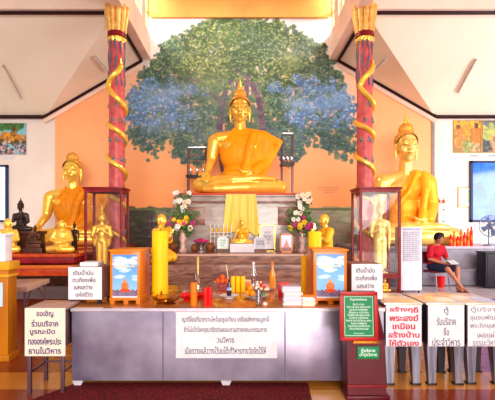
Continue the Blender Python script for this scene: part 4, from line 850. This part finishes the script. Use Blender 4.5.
def monkposter(u, v):
    c = np.zeros(u.shape + (3,)); t_ = v[..., None]; c[:] = np.array((150, 200, 235)) * (1 - t_) + np.array((70, 140, 215)) * t_
    for k in range(26):
        R = random.Random(k); cx, cz = R.random(), R.uniform(.4, .95); m_ = ((u - cx) / .2) ** 2 + ((v - cz) / .035) ** 2 < 1; c[m_] = c[m_] * .45 + np.array((240, 240, 248)) * .55
    c[(v > .8) & (v < .9) & (u > .12) & (u < .85) & (np.sin(u * 70) > -.5)] = (235, 235, 245)
    c[(v > .7) & (v < .73) & (u > .1) & (u < .9)] = (240, 200, 150)
    m_ = v < .15 + .02 * np.sin(u * 40); c[m_] = (60, 60, 110)
    m2 = m_ & (np.sin(u * 60) * np.sin(v * 90) > .2); c[m2] = (190, 150, 170)
    m_ = ((u - .5) / .15) ** 2 + ((v - .24) / .12) ** 2 < 1; c[m_] = (242, 120, 30); m3 = m_ & (np.sin(u * 50 + v * 30) > .5); c[m3] = (205, 80, 20)
    m_ = ((u - .5) / .24) ** 2 + ((v - .14) / .04) ** 2 < 1; c[m_] = (220, 70, 20)
    m_ = ((u - .5) / .075) ** 2 + ((v - .37) / .05) ** 2 < 1; c[m_] = (215, 140, 90)
    m_ = (u > .45) & (u < .62) & (v > .2) & (v < .33) & (u - .45 > (v - .2) * .7); c[m_] = (200, 120, 70)
    return c
def picture_box(px0, px1, py0, py1, d, dep, label):
    a, b = at(px0, 0, d).x, at(px1, 0, d).x; w_ = b - a; z1 = at(0, py0, d).z - CT
    t = T('wooden_picture_box', label, 'box', ((a + b) / 2, d, CT), 0, 'wooden boxes with blue sky pictures')
    m_ = MB().b2((-w_ / 2, 0, .06), (w_ / 2, dep, z1), .006); part(m_, 'body', orangewood, t)
    part(MB().b2((-w_ / 2 - .015, -.015, z1), (w_ / 2 + .015, dep + .01, z1 + .02), .004), 'lid', mat('bright orange wood', (240, 135, 30), .35, scale=4), t)
    bs = MB().b2((-w_ / 2 - .005, -.01, .04), (w_ / 2 + .005, dep, .065), .003)
    for x_ in (-w_ / 2, -w_ * .05, w_ / 2 - w_ * .14): bs.b2((x_, 0, 0), (x_ + w_ * .14, dep, .04), .003)
    part(bs, 'footed_base', orangewood, t)
    bw, bh = w_ * .82, z1 - .12; po = part(painted(bw, bh, 60, 90, monkposter), 'picture', attrmat('printed picture', .3), t, (-bw / 2, -.004, .085), label='blue sky picture of a seated monk in orange')
    part(MB().b2((-bw / 2, -.006, .07), (bw / 2, 0, .085)), 'picture_rail', paper, t)
    lettering('ขอเชิญร่วมบุญ', mat('white print', (250, 250, 255)), po, (bw / 2, -.001, bh * .87), bw * .75, bh * .08, bold=.02)
    return t
picture_box(110, 140, 251.5, 303, 4.38, .46, 'orange wooden box with blue sky picture, next to the tall yellow candle')
picture_box(313.5, 347, 251, 305, 4.36, .42, 'orange wooden box with blue sky picture, behind the green notice board edge')
# candles and offerings
def candle(name, label, px, by, w_px, ty, m, flame=False, group=None, wick=True):
    d = cdist(by); r = w_px / 2 / 400 * d; h = at(0, ty, d).z - CT; t = T(name, label, 'candle', (at(px, 0, d).x, d + r, CT), 0, group)
    part(MB().lathe((0, 0, 0), [(r * 1.02, 0), (r, .02), (r * .98, h * .5), (r, h - .012), (r * .9, h), (r * .5, h - .006)], 22), 'wax_body', m, t)
    part(MB().tube([(0, 0, h - .01), (.003, 0, h + .03)], .004, 5), 'wick', blackm, t)
    if flame: part(MB().lathe((0, 0, h + .02), [(.004, 0), (.016, .02), (.012, .05), (.001, .085)], 10), 'flame', emit('candle flame', (255, 225, 120), 4), t)
    return t
candle('pillar_candle', 'tall thick yellow candle beside the orange picture box and the gilt stand', 158.5, 300, 16.5, 231, yellowwax, group=None)
t = candle('pillar_candle', 'thick lit yellow candle rising behind the picture box near the green board', 316, 294, 13.5, 231.5, yellowwax, True)
candle('pillar_candle', 'slim orange yellow candle on a stand just behind the picture box edge, near paper stacks', 305, 293, 7, 256, yellowwax)
candle('wax_candle', 'upright orange candle in front of the red flower bowl', 193.5, 306, 7, 283, orangewax)
candle('wax_candle', 'shorter red candle, the one closest to the orange candle', 205.5, 306, 5, 288, redplastic, group='red candle pair')
candle('wax_candle', 'brighter red candle standing closest to the soda bottle', 210, 306, 4.5, 287.5, redplastic, group='red candle pair')
for k, px in enumerate((233, 238, 243)):
    candle('votive_candle', ('yellow votive candle closest to the soda bottle', 'yellow votive candle in the middle of the three', 'yellow votive candle closest to the fruit plate')[k], px, 292, 4.6, 276.5, yellowwax, group='yellow votive candles')
# gilt stand
t = T('gilt_stand', 'low gilt ornamental stand with curled feet in front of the tall yellow candle', 'stand', (at(165, 0, 4.35).x, 4.4, CT))
part(MB().lathe((0, 0, 0), [(.1, 0), (.11, .015), (.05, .03), (.045, .05), (.13, .07), (.14, .08), (.02, .085)], 20), 'bowl', goldd, t)
for k in range(6): q = PI * k / 3; part(MB().tube([(.06 * math.cos(q), .06 * math.sin(q), .03), (.13 * math.cos(q), .13 * math.sin(q), .05), (.16 * math.cos(q), .16 * math.sin(q), .1), (.13 * math.cos(q), .13 * math.sin(q), .125)], [.012, .012, .01, .004], 6), 'curled_arm', goldd, t)
def bowl(name, label, cat, px, by, r, h, m, loc=False):
    d = cdist(by); t = T(name, label, cat, (at(px, 0, d).x, d + r * .6, CT))
    part(MB().lathe((0, 0, 0), [(r * .5, 0), (r * .52, h * .2), (r * .4, h * .3), (r * .95, h * .85), (r, h), (r * .93, h), (r * .4, h * .5), (.001, h * .42)], 24), 'dish', m, t); return t
t = bowl('offering_bowl', 'round red bowl of red flowers behind the orange candle', 'bowl', 187, 301, .11, .05, redplastic)
R = random.Random(5)
for k in range(14): a_ = k * 2.4; r = .025 * k ** .5; part(MB().ell((r * math.cos(a_), r * math.sin(a_), .07 - r * .15), (.03, .03, .022), None, 8, 6), 'red_flower', redplastic, t)
t = bowl('offering_dish', 'small dish of red flowers between the red bowl and the red candles', 'dish', 200, 299, .08, .04, redplastic)
for k in range(9): a_ = k * 2.4; r = .022 * k ** .5; part(MB().ell((r * math.cos(a_), r * math.sin(a_), .055 - r * .15), (.026, .026, .02), None, 8, 6), 'red_flower', redplastic, t)
# plate with soda bottle
plate = bowl('white_plate', 'white round plate beneath the dark soda bottle', 'plate', 229, 299, .115, .035, paper)
d = cdist(298)
bt = T('soda_bottle', 'small dark soda bottle with a pale straw, standing on the white plate', 'bottle', (at(229, 0, d).x, d + .06, CT + .018))
r = .028; part(MB().lathe((0, 0, 0), [(r * .9, 0), (r, .01), (r, .05), (r * .9, .065), (r, .085), (r * .95, .12), (.012, .16), (.012, .185), (.015, .19), (.014, .2)], 18), 'bottle_body', mat('dark cola', (30, 12, 40), .08, col2=(20, 8, 28)), bt)
part(MB().lathe((0, 0, .066), [(r * 1.03, 0), (r * 1.03, .035)], 18), 'blue_label', mat('blue label', (60, 90, 210), .4, col2=(220, 225, 245), scale=30), bt)
part(MB().tube([(0, 0, .15), (-.02, 0, .26), (-.034, 0, .37)], .0045, 6), 'straw', mat('cream straw', (250, 225, 190), .4), bt)
# fruit plate with apples (each fruit its own thing)
def apple_mesh(r): return MB().lathe((0, 0, 0), [(r * .15, .08 * r), (r * .5, 0), (r * .85, r * .35), (r, r * .9), (r * .85, r * 1.45), (r * .45, r * 1.75), (r * .12, r * 1.62)], 16)
d = cdist(286)
t = bowl('fruit_dish', 'pink dish of red fruit behind the soda bottle', 'dish', 222, 286, .13, .05, mat('pink glaze', (235, 120, 130), .3))
am = apple_mesh(.035).mesh('fruit'); red_ = mat('red fruit skin', (222, 52, 30), .3, col2=(240, 120, 40), scale=12)
cx, cy = t.location.x, t.location.y
for k, (dx, dy, dz, w_) in enumerate(((-.06, 0, 0, 'at the end away from the soda straw'), (0, -.04, 0, 'in the middle front'), (.06, 0, 0, 'at the end near the soda straw'), (0, .04, .0, 'in the middle, behind the others'), (0, 0, .055, 'on top of the others'))):
    S(am, 'red_apple', red_, 'red fruit in the pink dish, %s' % w_, 'fruit', (cx + dx, cy + dy, CT + .038 + dz), 'red fruit in the pink dish')
t = bowl('fruit_plate', 'white plate with orange fruit and a floral garland, in front of the clear bottles', 'plate', 256, 299, .155, .035, paper); cx, cy = t.location.x, t.location.y
om = MB().ell((0, 0, .036), .036).mesh('orange_fruit'); ofm = mat('orange peel', (250, 150, 20), .4, scale=30, bump=.2)
for k, (dx, dy, dz, w_) in enumerate(((-.1, -.01, 0, 'closest to the yellow votive candles'), (-.04, -.04, 0, 'beside the clear tumbler'), (-.06, .03, 0, 'at the back'), (-.065, -.01, .055, 'on top of the pile'))):
    S(om, 'orange_fruit', ofm, 'orange on the white fruit plate, %s' % w_, 'fruit', (cx + dx, cy + dy, CT + .022 + dz), 'oranges on the white plate')
t = T('flower_posy', 'small posy of white and red blossoms on the fruit plate', 'flowers', (cx + .08, cy, CT + .02)); R = random.Random(8)
part(MB().lathe((0, 0, 0), [(.03, 0), (.045, .05), (.03, .06)], 12), 'holder', mat('leaf green', (58, 92, 48)), t)
for k in range(22): part(MB().ell((R.uniform(-.075, .075), R.uniform(-.05, .05), R.uniform(.06, .17)), R.uniform(.012, .02), None, 7, 5), 'blossom', (mat('white petals', (245, 232, 222)), mat('cream petals', (250, 222, 190)), redplastic, mat('leaf green', (58, 92, 48)))[k % 4], t)
def glass_bottle(px, by, ty, wpx, label, m, cap, cat='bottle', name='glass_bottle'):
    d = cdist(by); r = wpx / 2 / 400 * d; h = at(0, ty, d).z - CT; t = T(name, label, cat, (at(px, 0, d).x, d, CT))
    part(MB().lathe((0, 0, 0), [(r * .9, 0), (r, .01), (r, h * .5), (r * .9, h * .6), (r * .35, h * .78), (r * .32, h * .92)], 16), 'bottle_body', m, t)
    part(MB().lathe((0, 0, h * .91), [(r * .42, 0), (r * .42, h * .09), (r * .2, h * .1)], 12), 'cap', cap, t); return t
cg = glassmat('bottle glass', (235, 235, 240), .25)
glass_bottle(253.5, 288.5, 262, 6.5, 'clear glass bottle with pale cap behind the fruit plate', cg, paper)
glass_bottle(272.5, 289, 262.5, 6, 'orange juice bottle with orange cap beside the red box', mat('orange drink', (250, 140, 25), .2), orangewax)
S(MB().lathe((0, 0, 0), [(.028, 0), (.034, .01), (.036, .17), (.032, .17), (.03, .02)], 18), 'glass_tumbler', cg, 'tall clear tumbler in front of the fruit plate', 'glass', (at(258.5, 0, 4.3).x, 4.3, CT))
S(MB().ell((0, 0, .02), (.024, .024, .02)), 'white_cup', paper, 'tiny white rounded cup next to the clear tumbler', 'cup', (at(265, 0, 4.28).x, 4.28, CT))
S(MB().lathe((0, 0, 0), [(.16, 0), (.19, .02), (.2, .035), (.17, .03), (.05, .015)], 24), 'pink_tray', mat('pink tray', (240, 190, 190), .3), 'round pink tray behind the fruit plate', 'tray', (at(262, 0, 5.25).x, 5.42, CT))
# incense sticks in a vase
t = T('incense_holder', 'slim clear vase with tall incense sticks behind the red dish', 'incense holder', (at(198, 0, 5.1).x, 5.1, CT))
part(MB().lathe((0, 0, 0), [(.05, 0), (.055, .01), (.035, .04), (.03, .16), (.05, .24), (.046, .24)], 16), 'vase', cg, t)
for k in range(4): part(MB().tube([(0, 0, .05), ((k - 1.5) * .008, 0, .46)], .003, 5), 'incense_stick', mat('incense yellow', (245, 210, 120), .7), t)
# low shelf seen through the offerings
S(MB().b2((-.16, -.05, 0), (.16, .05, .12), .004), 'amber_box', mat('amber plastic', (235, 140, 40), .15, col2=(215, 115, 30), scale=8), 'low amber box behind the yellow votive candles', 'box', (at(239, 0, 5.3).x, 5.45, CT))
S(MB().b2((-.07, -.045, 0), (.06, .045, .17), .004), 'red_box', redplastic, 'red carton behind the taller stack of white booklets', 'box', (at(284, 0, 4.85).x, 4.85, CT))
# stacks of booklets
def stack(px, by, n, w_, dep, th, where, orange_top=False, seed=1):
    R = random.Random(seed); d = cdist(by); bm_ = MB().b2((-w_ / 2, 0, 0), (w_ / 2, dep, th * .93), .0012).mesh('booklet'); z = CT
    for k in range(n):
        rank = 'lowest' if k == 0 else ('topmost' if k == n - 1 else '%s from the bottom' % ['', 'second', 'third', 'fourth', 'fifth', 'sixth', 'seventh', 'eighth', 'ninth', 'tenth', 'eleventh'][k])
        mm = (paper, mat('lilac paper', (222, 205, 226), .6), mat('warm paper', (248, 226, 206), .6))[R.randrange(3)]
        c_ = 'white'
        if orange_top and k == n - 1: mm = orangewax; c_ = 'orange'
        off_ = R.uniform(-.008, .008) - (.012 if k > n * .6 else 0)
        S(bm_, 'booklet', mm, '%s booklet, %s in the %s' % (c_, rank, where), 'booklet', (at(px, 0, d).x + off_, d, z), 'booklets in the ' + where, R.uniform(-.03, .03)); z += th
stack(293, 305.5, 9, .2, .14, .0225, 'taller stack beside the red carton', seed=2)
stack(309, 306, 6, .135, .12, .019, 'shorter stack beside the picture box', True, seed=5)
# ------------------------------------------------------------------ person and chair
pd = 10.62; pcx = at(436, 0, pd).x
ch = T('metal_chair', 'slim metal chair under the seated person in the red shirt', 'chair', (pcx, pd, 0), .35, None, 1.1)
cm = mat('dull chair metal', (150, 135, 150), .3, .7)
part(MB().b2((-.2, -.2, .41), (.2, .22, .45), .012), 'seat', mat('dark red vinyl', (110, 30, 45), .5), ch)
part(MB().b2((-.2, .2, .6), (.2, .235, .9), .012), 'backrest', mat('dark red vinyl', (110, 30, 45)), ch)
for sx in (-1, 1):
    part(MB().tube([(sx * .2, -.22, 0), (sx * .18, -.17, .43)], .012, 8), 'leg', cm, ch)
    part(MB().tube([(sx * .2, .28, 0), (sx * .19, .2, .43), (sx * .19, .24, .88)], .012, 8), 'leg', cm, ch)
pn = T('person', 'person in red shirt and dark shorts sitting reading by the white cooler', 'person', (pcx, pd, 0), .35, None, 1.12)
tor = [('e', (0, .05, .56), (.17, .14, .12)), ('e', (0, .04, .72), (.15, .11, .16)), ('e', (0, .0, .9), (.18, .12, .16)), ('c', [(-.16, -.01, .98), (0, 0, 1.01), (.16, -.01, .98)], [.06, .07, .06])]
UA = [[(-.18, -.01, .98), (-.25, -.05, .73)], [(.18, -.01, .98), (.24, -.07, .73)]]
FA = [[(-.25, -.05, .73), (-.07, -.27, .64)], [(.24, -.07, .73), (.1, -.29, .65)]]
TH = [[(-.09, .03, .53), (-.1, -.42, .52)], [(.09, .03, .53), (.22, -.4, .52)]]
SH = [[(-.1, -.42, .52), (.2, -.54, .1)], [(.22, -.4, .52), (.16, -.46, .1)]]
bd_ = tor + [('c', q, [.055, .045]) for q in UA] + [('c', q, [.042, .03]) for q in FA] + [('c', q, [.09, .062]) for q in TH] + [('c', q, [.058, .035]) for q in SH]
bd_ += [('c', [(0, 0, 1.0), (0, -.04, 1.1)], [.055, .05])]
bd_ += [('c', [(.2, -.54, .07), (.22, -.66, .04)], [.038, .028]), ('c', [(.16, -.46, .07), (.13, -.6, .04)], [.038, .028])]
hp = [(p[0], *((tuple((q[0], q[1] * .9 - .42 * (q[2] - 1.2), q[2]) for q in p[1]),) if p[0] == 'c' else ((p[1][0], p[1][1] - .42 * (p[1][2] - 1.2), p[1][2]),)), *p[2:]) for p in head_prims(1.2, .3, -.1)]
ca, sa = math.cos(-.45), math.sin(-.45)
rt = lambda q: (q[0] * ca - (q[1] + .1) * sa, q[0] * sa + (q[1] + .1) * ca - .1, q[2])
hp = [(p[0], [rt(q) for q in p[1]] if p[0] == 'c' else rt(p[1]), *p[2:]) for p in hp]
bd_ += hp
hand(bd_, (-.07, -.27, .64), (.6, -.8, -.1), (0, .2, 1), .15, .013, (.5, 0, .3)); hand(bd_, (.1, -.29, .65), (-.3, -.9, -.1), (0, .2, 1), .15, .013, (-.5, 0, .3))
part(fused('body', bd_, .0085, 2), 'body', skin, pn)
part(fused('shirt', inflate(tor, .018) + [('c', [q[0], tuple(np.array(q[0]) * .2 + np.array(q[1]) * .8)], [.075, .07]) for q in UA], .012, 2, cut=[((0, -.02, 1.055), (0, -.3, 1)), ((0, 0, .5), (0, 0, -1))]), 'shirt', mat('crimson cotton', (186, 10, 34), .8, col2=(150, 6, 28), scale=14, bump=.2), pn)
part(fused('shorts', [('e', (0, .05, .54), (.19, .16, .12))] + [('c', [q[0], tuple(np.array(q[0]) * .15 + np.array(q[1]) * .85)], [.115, .09]) for q in TH], .012, 2), 'shorts', mat('dark navy cotton', (34, 34, 60), .8), pn)
part(fused('hair', [('e', (0, -.095, 1.25), (.112, .118, .108)), ('e', (0, -.05, 1.23), (.1, .09, .1))], .008, 1, cut=[((0, -.185, 1.215), (0, -.8, -.6))]), 'hair', mat('black hair', (16, 12, 16), .5, scale=40, bump=.3), pn)
for c_, a_ in (((.21, -.61, 0), .1), ((.14, -.54, 0), -.15)):
    part(MB().ell((0, 0, .012), (.042, .125, .012), None, 16, 8).tube([(-.035, -.02, .015), (0, -.05, .075), (.035, -.02, .015)], .007, 6), 'sandal', mat('brown sandal', (110, 45, 35), .5), pn, c_, rot=(0, 0, a_))
bk = T('open_booklet', 'open pale booklet held by the seated person in red', 'booklet', (pcx + .21, pd - .42, .74), .35)
for sx in (-1, 1): part(MB().box((sx * .065, 0, .012), (.13, .18, .008), .002, (.5, sx * -.15, 0)), 'page', mat('grey newsprint', (190, 188, 196), .7), bk)
S(MB().lathe((0, 0, 0), [(.09, 0), (.12, .22), (.13, .3), (.12, .3)], 18), 'red_bucket', redplastic, 'red plastic bucket under the metal chair', 'bucket', (at(440, 0, 10.95).x, 10.93, 0))
# air cooler
d = 10.0; a, b = at(401, 0, d).x, at(422, 0, d).x; w_ = b - a; h = at(0, 227, d).z
ac = T('air_cooler', 'tall white floor-standing air cooler with a louvred front beside the glass case', 'air cooler', ((a + b) / 2, d, 0))
wp = mat('white plastic', (220, 214, 226), .35)
part(MB().b2((-w_ / 2, 0, .06), (w_ / 2, .4, h), .02), 'housing', wp, ac)
part(MB().b2((-w_ / 2 + .05, -.01, h - .85), (w_ / 2 - .06, 0, h - .1), .004), 'grille_recess', mat('grey recess', (165, 165, 185), .5), ac)
g = MB()
for k in range(15): g.box((-.005, -.014, h - .82 + k * .05), (w_ - .12, .016, .022), 0, (.5, 0, 0))
for k in range(5): g.b2((-w_ / 2 + .09 + k * (w_ - .2) / 4.2, -.024, h - .85), (-w_ / 2 + .098 + k * (w_ - .2) / 4.2, -.018, h - .1))
part(g, 'louvres', wp, ac)
part(MB().b2((-w_ / 2 + .04, -.008, .1), (w_ / 2 - .04, 0, .42), .004), 'lower_panel', mat('pale grey plastic', (222, 216, 228), .4), ac)
part(MB().b2((-w_ / 2 + .03, -.01, h - .08), (w_ / 2 - .03, 0, h - .03), .004), 'control_panel', mat('grey recess', (165, 165, 185)), ac)
for sx in (-1, 1):
    for y_ in (.05, .35): part(MB().ell((sx * (w_ / 2 - .06), y_, .03), .03), 'caster', blackm, ac)
# orange and red candles on the plinth
pd2 = 11.5; names = ['closest to the statue knee', 'second from the statue knee', 'third from the statue knee', 'fourth from the statue knee', 'fifth from the statue knee', 'sixth from the statue knee', 'closest to the grey fan']
for k in range(7):
    px = 449 + k * 3.4; hh = (.34, .42, .3, .5, .4, .52, .56)[k]; r = .042
    t = T('jar_candle', 'slim %s jar candle on the grey plinth, %s' % ('red' if k % 2 == 0 else 'orange', names[k]), 'candle', (at(px, 0, pd2).x, pd2 - .1, 1.1), 0, 'candles on the grey plinth')
    part(MB().lathe((0, 0, 0), [(r, 0), (r, hh * .75), (r * .6, hh * .82), (r * .6, hh * .95), (r * .3, hh)], 12), 'jar', (redplastic, orangewax)[k % 2], t)
    part(MB().lathe((0, 0, hh * .3), [(r * 1.04, 0), (r * 1.04, hh * .25)], 12), 'label_band', (orangewax, mat('rust label', (200, 70, 40), .5))[k % 2], t)
# fan
fx = at(488, 0, 11.6).x; t = T('pedestal_fan', 'grey round fan on the plinth beneath the blue window', 'fan', (fx, 11.55, 1.1))
cz = at(0, 226, 11.5).z - 1.1; fm = mat('blue grey wire', (110, 120, 150), .4, .4); g = MB()
for rr_ in (.12, .22, .3): g.tube([(rr_ * math.cos(q), -.1 - .05 * (1 - rr_ / .3), cz + rr_ * math.sin(q)) for q in np.linspace(0, 2 * PI, 29)], .006, 5)
for k in range(20): q = 2 * PI * k / 20; g.tube([(.05 * math.cos(q), -.16, cz + .05 * math.sin(q)), (.3 * math.cos(q), -.1, cz + .3 * math.sin(q))], .004, 4)
g.tube([(.3 * math.cos(q), -.02, cz + .3 * math.sin(q)) for q in np.linspace(0, 2 * PI, 29)], .015, 6)
part(g, 'guard', fm, t)
for k in range(4):
    q = PI / 2 * k + .4; v = Vector((math.cos(q), 0, math.sin(q))); u = Vector((-math.sin(q), 0, math.cos(q))); c0 = Vector((0, -.08, cz))
    part(MB().add([c0 + v * .04 - u * .03, c0 + v * .27 - u * .08 + Vector((0, .03, 0)), c0 + v * .27 + u * .08 - Vector((0, .03, 0)), c0 + v * .04 + u * .03] + [c0 + Vector((0, .006, 0)) + v * .04 - u * .03, c0 + v * .27 - u * .08 + Vector((0, .036, 0)), c0 + v * .27 + u * .08 - Vector((0, .024, 0)), c0 + Vector((0, .006, 0)) + v * .04 + u * .03], [(0, 1, 2, 3), (7, 6, 5, 4), (0, 4, 5, 1), (1, 5, 6, 2), (2, 6, 7, 3), (3, 7, 4, 0)]), 'blade', mat('blue plastic', (90, 105, 150), .4), t)
part(MB().ell((0, -.02, cz), (.08, .12, .08)), 'motor', fm, t); part(MB().tube([(0, .02, .02), (0, .02, cz)], .02, 8), 'pole', fm, t); part(MB().lathe((0, .0, 0), [(.16, 0), (.15, .03), (.03, .04)], 20), 'base', fm, t)
# dark cabinet under it
t = T('black_cabinet', 'black cabinet beside the grey plinth at the picture edge', 'cabinet', (at(479, 0, 10.9).x, 10.6, 0))
part(MB().b2((0, 0, .05), (1.0, .42, .95), .02), 'body', mat('black laminate', (26, 18, 34), .4), t); part(MB().b2((-.02, -.02, .95), (1.02, .44, .99), .01), 'top_board', blackm, t)
for x_ in (.25, .72): k_ = part(MB().b2((x_ - .21, -.015, .1), (x_ + .21, 0, .9), .005), 'door', mat('black laminate', (26, 18, 34)), t); part(MB().ell((x_ + (.15 if x_ < .5 else -.15), -.03, .5), .018), 'knob', chrome, k_)
# slim grey cabinet by the statue
x_ = at(442, 0, 13.0).x; t = T('grey_cabinet', 'slim grey green cabinet on the plinth between the largest statue and small framed picture', 'cabinet', (x_, 12.92, 1.1)); h = at(0, 203, 12.9).z - 1.1
part(MB().b2((-.17, 0, 0), (.17, .3, h), .01), 'body', mat('grey green paint', (196, 200, 190), .5), t)
for z_ in (h - .38, h - .75): k_ = part(MB().b2((-.15, -.012, z_), (.15, 0, z_ + .33), .004), 'drawer', mat('pale sage paint', (212, 216, 208), .5), t); part(MB().b2((-.03, -.025, z_ + .15), (.03, -.012, z_ + .18)), 'handle', blackm, k_)
for dx, lb in ((-.08, 'tiny gilt seated figure on the slim grey cabinet, on the statue side'), (.07, 'tiny gilt seated figure on the slim grey cabinet, on the window side')): buddha('gilt_figurine', lb, 'statue', (x_ + dx, 13.05, 1.1 + h), .055, goldd, lacquer, goldd, face=False)
# ------------------------------------------------------------------ pictures on the white walls
def wallpic(name, label, cat, px0, px1, py0, py1, fn, fm_, f=.03, n=70):
    a, b = at(px0, py1, WB), at(px1, py0, WB); w_, h = b.x - a.x, b.z - a.z; t = T(name, label, cat, ((a.x + b.x) / 2, WB - .001, a.z))
    m_ = MB().b2((-w_ / 2, -.03, 0), (w_ / 2, -.0, f)).b2((-w_ / 2, -.03, h - f), (w_ / 2, 0, h)).b2((-w_ / 2, -.03, f), (-w_ / 2 + f, 0, h - f)).b2((w_ / 2 - f, -.03, f), (w_ / 2, 0, h - f))
    part(m_, 'frame', fm_, t); part(painted(w_ - 2 * f, h - 2 * f, n, int(n * h / w_), fn), 'picture', attrmat('printed picture', .3), t, (-w_ / 2 + f, -.012, f)); return t, w_
def dabs(bg, items, n, seed):
    def fn(u, v):
        R = random.Random(seed); nz, nx = u.shape; c = np.zeros(u.shape + (3,)); c[:] = bg
        for (x0, x1, z0, z1, cols, k, s_) in items:
            for _ in range(k): blobs(c, R.uniform(x0, x1) * nx, R.uniform(z0, z1) * nz, R.uniform(.5, 1.2) * s_ * nx, R.uniform(.5, 1.2) * s_ * nx, R.choice(cols), .85)
        return c
    return fn
crowd = dabs((120, 190, 205), [(0, 1, .35, .6, [(210, 150, 60), (160, 110, 50), (90, 70, 40)], 120, .04), (0, 1, .0, .4, [(90, 70, 90), (210, 200, 205), (150, 100, 80), (60, 45, 60), (190, 170, 190)], 260, .03), (.2, .9, .82, 1, [(50, 110, 50), (70, 130, 60), (40, 90, 50)], 90, .05), (.68, .8, .35, .9, [(70, 70, 30), (110, 90, 40)], 60, .03), (0, .4, .45, .62, [(60, 80, 40), (90, 70, 30)], 40, .05), (.45, .85, .45, .7, [(235, 160, 40), (200, 120, 30)], 40, .03)], 0, 3)
t, w_ = wallpic('wall_picture', 'painted crowd scene under a green tree, on the white wall above the bright window', 'picture', -22, 27, 123, 155, crowd, mat('pale frame', (200, 190, 180)), .015)
part(MB().b2((.05, -.012, -.14), (.42, 0, -.02), .002), 'caption_card', paper, t)
monks = dabs((150, 110, 45), [(0, 1, .8, 1, [(240, 190, 50), (230, 160, 40)], 70, .06), (.05, .35, .15, .75, [(225, 130, 40), (200, 110, 50), (240, 160, 70)], 90, .05), (.4, .6, .4, .9, [(240, 160, 30), (220, 130, 30)], 60, .05), (.7, .98, .3, .75, [(240, 130, 20), (225, 110, 30)], 90, .05), (.35, .7, 0, .35, [(110, 160, 60), (90, 130, 60), (160, 150, 80)], 60, .05), (.1, .2, .75, .85, [(110, 60, 40)], 12, .05), (.8, .9, .78, .9, [(100, 50, 40)], 14, .05), (.55, .95, .02, .3, [(220, 170, 140), (150, 120, 60)], 40, .04)], 0, 4)
t, w_ = wallpic('wall_picture', 'picture of three orange-robed figures, on the white wall above the small framed picture', 'picture', 453, 481, 120.5, 153, monks, mat('ochre frame', (190, 150, 70)), .015)
part(MB().b2((.1, -.012, -.12), (.38, 0, -.06), .002), 'caption_card', mat('grey card', (170, 170, 165)), t)
night = dabs((110, 120, 110), [(0, 1, .8, 1, [(120, 120, 130), (90, 90, 100)], 60, .06), (0, .4, .4, .9, [(190, 190, 90), (160, 170, 90)], 60, .06), (.3, 1, 0, .6, [(225, 150, 100), (170, 90, 60), (200, 120, 70)], 80, .05), (0, .3, 0, .4, [(50, 50, 70), (70, 80, 60)], 40, .05)], 0, 5)
t, w_ = wallpic('wall_picture', 'darker grey green picture directly above the blue window', 'picture', 482, 512, 120.5, 153, night, mat('ochre frame', (190, 150, 70)), .015)
part(MB().b2((-.3, -.012, -.12), (.1, 0, -.06), .002), 'caption_card', mat('grey card', (170, 170, 165)), t)
leafy = dabs((236, 240, 225), [(.1, .9, .1, .9, [(160, 200, 130), (200, 215, 160), (140, 185, 160)], 60, .07)], 0, 6)
wallpic('framed_picture', 'small pale green picture in thin gold frame beside the blue window', 'picture', 457.5, 472, 187, 207.5, leafy, mat('thin gilt frame', (196, 140, 70), .4, .2), .035, 30)
